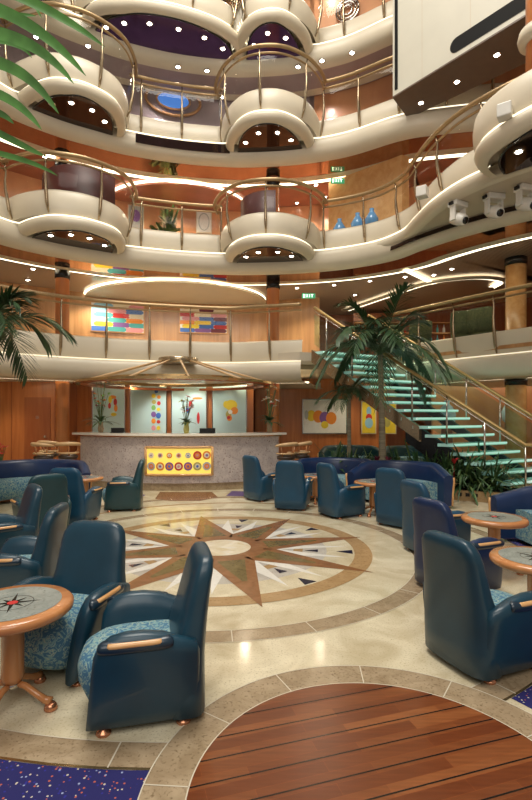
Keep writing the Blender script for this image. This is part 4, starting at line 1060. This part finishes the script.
# back bar shelving with bottles on the first deck right
sh = empty('bottle_shelf', 'lit back-bar shelf of bottles on the first deck at the right', 'shelf', (4.6, 16.2, 3.1))
MB().box(-1.6, 1.6, .2, .3, 0, 2.0).build('back_panel', dark_orange, sh)
for z in (.9, 1.25, 1.6): MB().box(-1.6, 1.6, -.1, .2, z, z+.03).build('shelf_board', lt_wood, sh)
bt = None; rnd = random.Random(3)
for z in (.93, 1.28):
    for k in range(14):
        p = (4.6-1.45+k*.22, 16.15, 3.1+z)
        if bt is None: bt = MB().lathe([(.04, 0), (.042, .14), (.015, .2), (.015, .27)], n=10).build('bottle', PAL['teal']); o = bt
        else: o = bt.copy(); COL.objects.link(o)
        if k % 3 == 1: o.data = bt.data.copy(); o.data.materials[0] = PAL[rnd.choice(['orange', 'white', 'red', 'olive'])]
        o.location = p; tag(o, 'small bottle on the upper back-bar shelf' if z > 1 else 'small bottle on the lower back-bar shelf', 'bottle', 'bottles on the back bar')
# right part of second deck underside over the first deck right (slatted ceiling) with an oval cove
OV = catmull([(2.7, 16.3), (3.6, 14.4), (4.3, 13.0), (5.0, 12.5), (5.7, 12.4), (6.3, 12.7), (6.35, 13.3)])
struct(sweep(OV, [(0, 0), (-.02, .04), (-.16, .04)], 5.12).build('ceiling_oval_cove', cove))
struct(sweep(OV, [(0, 0), (.12, .0), (.14, .05)], 5.12).build('ceiling_oval_rim', cream))
c = MB(); a, b = onz(405, 270, 5.15), onz(434, 284, 5.15); n = Vector((b.y-a.y, a.x-b.x)).normalized()*.07
c.add([(a.x-n.x, a.y-n.y, 5.15), (b.x-n.x, b.y-n.y, 5.15), (b.x+n.x, b.y+n.y, 5.15), (a.x+n.x, a.y+n.y, 5.15)], [(0, 1, 2, 3)])
struct(c.build('ceiling_cove_first_right', cove))
# oval ceiling discs with glowing rims, first and second deck
for z, cx, cy, rx, ry in ((ZD[2]+BOT-.05, -2.75, 14.9, 2.75, 2.35), (ZD[3]+BOT-.05, -2.7, 14.8, 2.2, 1.9)):
    A = [(cx+rx*math.cos(t*PI/36), cy+ry*math.sin(t*PI/36)) for t in range(73)]
    struct(MB().prism(A[:-1], z-.03, z).build('ceiling_oval', cream_dark if z < 6 else redceil))
    A = [(cx+rx*math.cos(t*PI/36), cy+ry*math.sin(t*PI/36)) for t in range(37, 72)]; B = [(cx+(rx+.13*math.sin(PI*(t-36)/36))*math.cos(t*PI/36), cy+(ry+.13*math.sin(PI*(t-36)/36))*math.sin(t*PI/36)) for t in range(37, 72)]
    struct(MB().grid([[(*p, z+.02) for p in A], [(*p, z+.04) for p in B]], smooth=False).build('ceiling_oval_cove', cove))
# corridor light lines on the ground floor at the right
struct(MB().box(3.6, 9.5, 12.5, 12.56, 2.46, 2.60).build('ceiling_cove_lounge', cove))
struct(MB().box(3.6, 9.5, 14.6, 14.72, 2.62, 2.72).build('ceiling_cove_corridor', cove))
for i, (px, py) in enumerate(((447, 414), (511, 412))):
    p = at(px, py, 11.8 if i else 12.2)
    tag(MB().lathe([(.10, -.3), (.2, -.2), (.22, 0), (.14, .18), (.06, .26), (.08, .34)], n=18).build('glass_sculpture', colour('pale_blue_glass', (.60, .72, .90), .15), None, p), ('pale blue glass vessel seen through the stairs, left one', 'pale blue glass vessel seen through the stairs, right one')[i], 'sculpture')
    tag(MB().lathe([(.2, 0), (.16, .05), (.14, p.z-.32), (.18, p.z-.3)], n=18).build('plinth', dark_orange, None, (p.x, p.y, 0)), ('wood plinth under the left blue glass vessel', 'wood plinth under the right blue glass vessel')[i], 'plinth')

# ------------------------------------------------------------------ lights
def area(loc, rot, size, e, col=(1, .9, .75), sy=None, spread=None):
    l = bpy.data.lights.new('lamp', 'AREA'); l.energy = e; l.color = col; l.size = size
    if sy: l.shape = 'RECTANGLE'; l.size_y = sy
    o = bpy.data.objects.new('lamp', l); COL.objects.link(o); o.location = loc; o.rotation_euler = rot; return o
def point(loc, e, col=(1, .82, .6), r=.06):
    l = bpy.data.lights.new('lamp', 'POINT'); l.energy = e; l.color = col; l.shadow_soft_size = r
    o = bpy.data.objects.new('lamp', l); COL.objects.link(o); o.location = loc; return o
def spot(loc, e, ang=100, col=(1, .86, .66), r=.05, tgt=None, blend=.6):
    l = bpy.data.lights.new('lamp', 'SPOT'); l.energy = e; l.color = col; l.shadow_soft_size = r; l.spot_size = D2(ang); l.spot_blend = blend
    o = bpy.data.objects.new('lamp', l); COL.objects.link(o); o.location = loc
    if tgt: o.rotation_euler = (Vector(tgt)-Vector(loc)).to_track_quat('-Z', 'Y').to_euler()
    return o
area((-.8, 4.5, 15.5), (0, 0, 0), 6, 1500, (1, .94, .84))
area((-.5, -2.5, 6.5), (D2(62), 0, 0), 6, 300, (1, .94, .86), 5)
for x in (-4.8, -2.7, -.6, 1.5):
    for z, e, cc in ((5.0, 120, (1, .86, .64)), (7.75, 95, (1, .82, .6)), (10.1, 30, (1, .88, .85)), (13.2, 30, (1, .82, .62))): spot((x, 13.6 if z < 9 else 12.35+.0*x, z), e, 150, cc, .08)
for x in (-3.6, -2.8, -2.0, -1.2): spot((x+.1, 12.5, 2.4), 34, 90, (1, .95, .85), .03, (x, 13.2, 1.4))
for x, y in ((-6.5, 11.2), (-4.6, 11.5)): spot((x, y, 2.38), 30, 120, (1, .8, .5), .05)
for x, y in ((1.2, 14.3), (2.6, 14.3), (3.6, 14.3), (5.6, 13.8), (7.2, 13.8)): spot((x, y, 2.7), 35, 130, (1, .84, .6), .05)
for x, y in ((4.2, 12.6), (6, 12.6), (6.5, 15)): spot((x, y, 5.0), 45, 150, (1, .84, .6), .06)
for x, y in ((-2.9, 9.4), (-1.9, 9.1), (-.9, 9.4)): spot((x, y, 2.25), 25, 120, (1, .9, .7), .04)
wd = bpy.data.worlds.new('world'); SC.world = wd; wd.use_nodes = True
wd.node_tree.nodes['Background'].inputs[0].default_value = (1, .90, .78, 1); wd.node_tree.nodes['Background'].inputs[1].default_value = .26
SC.view_settings.view_transform = 'Standard'; SC.view_settings.look = 'None'; SC.view_settings.exposure = .12; SC.view_settings.gamma = 1
SC.view_settings.use_curve_mapping = False
SC.cycles.max_bounces = 6
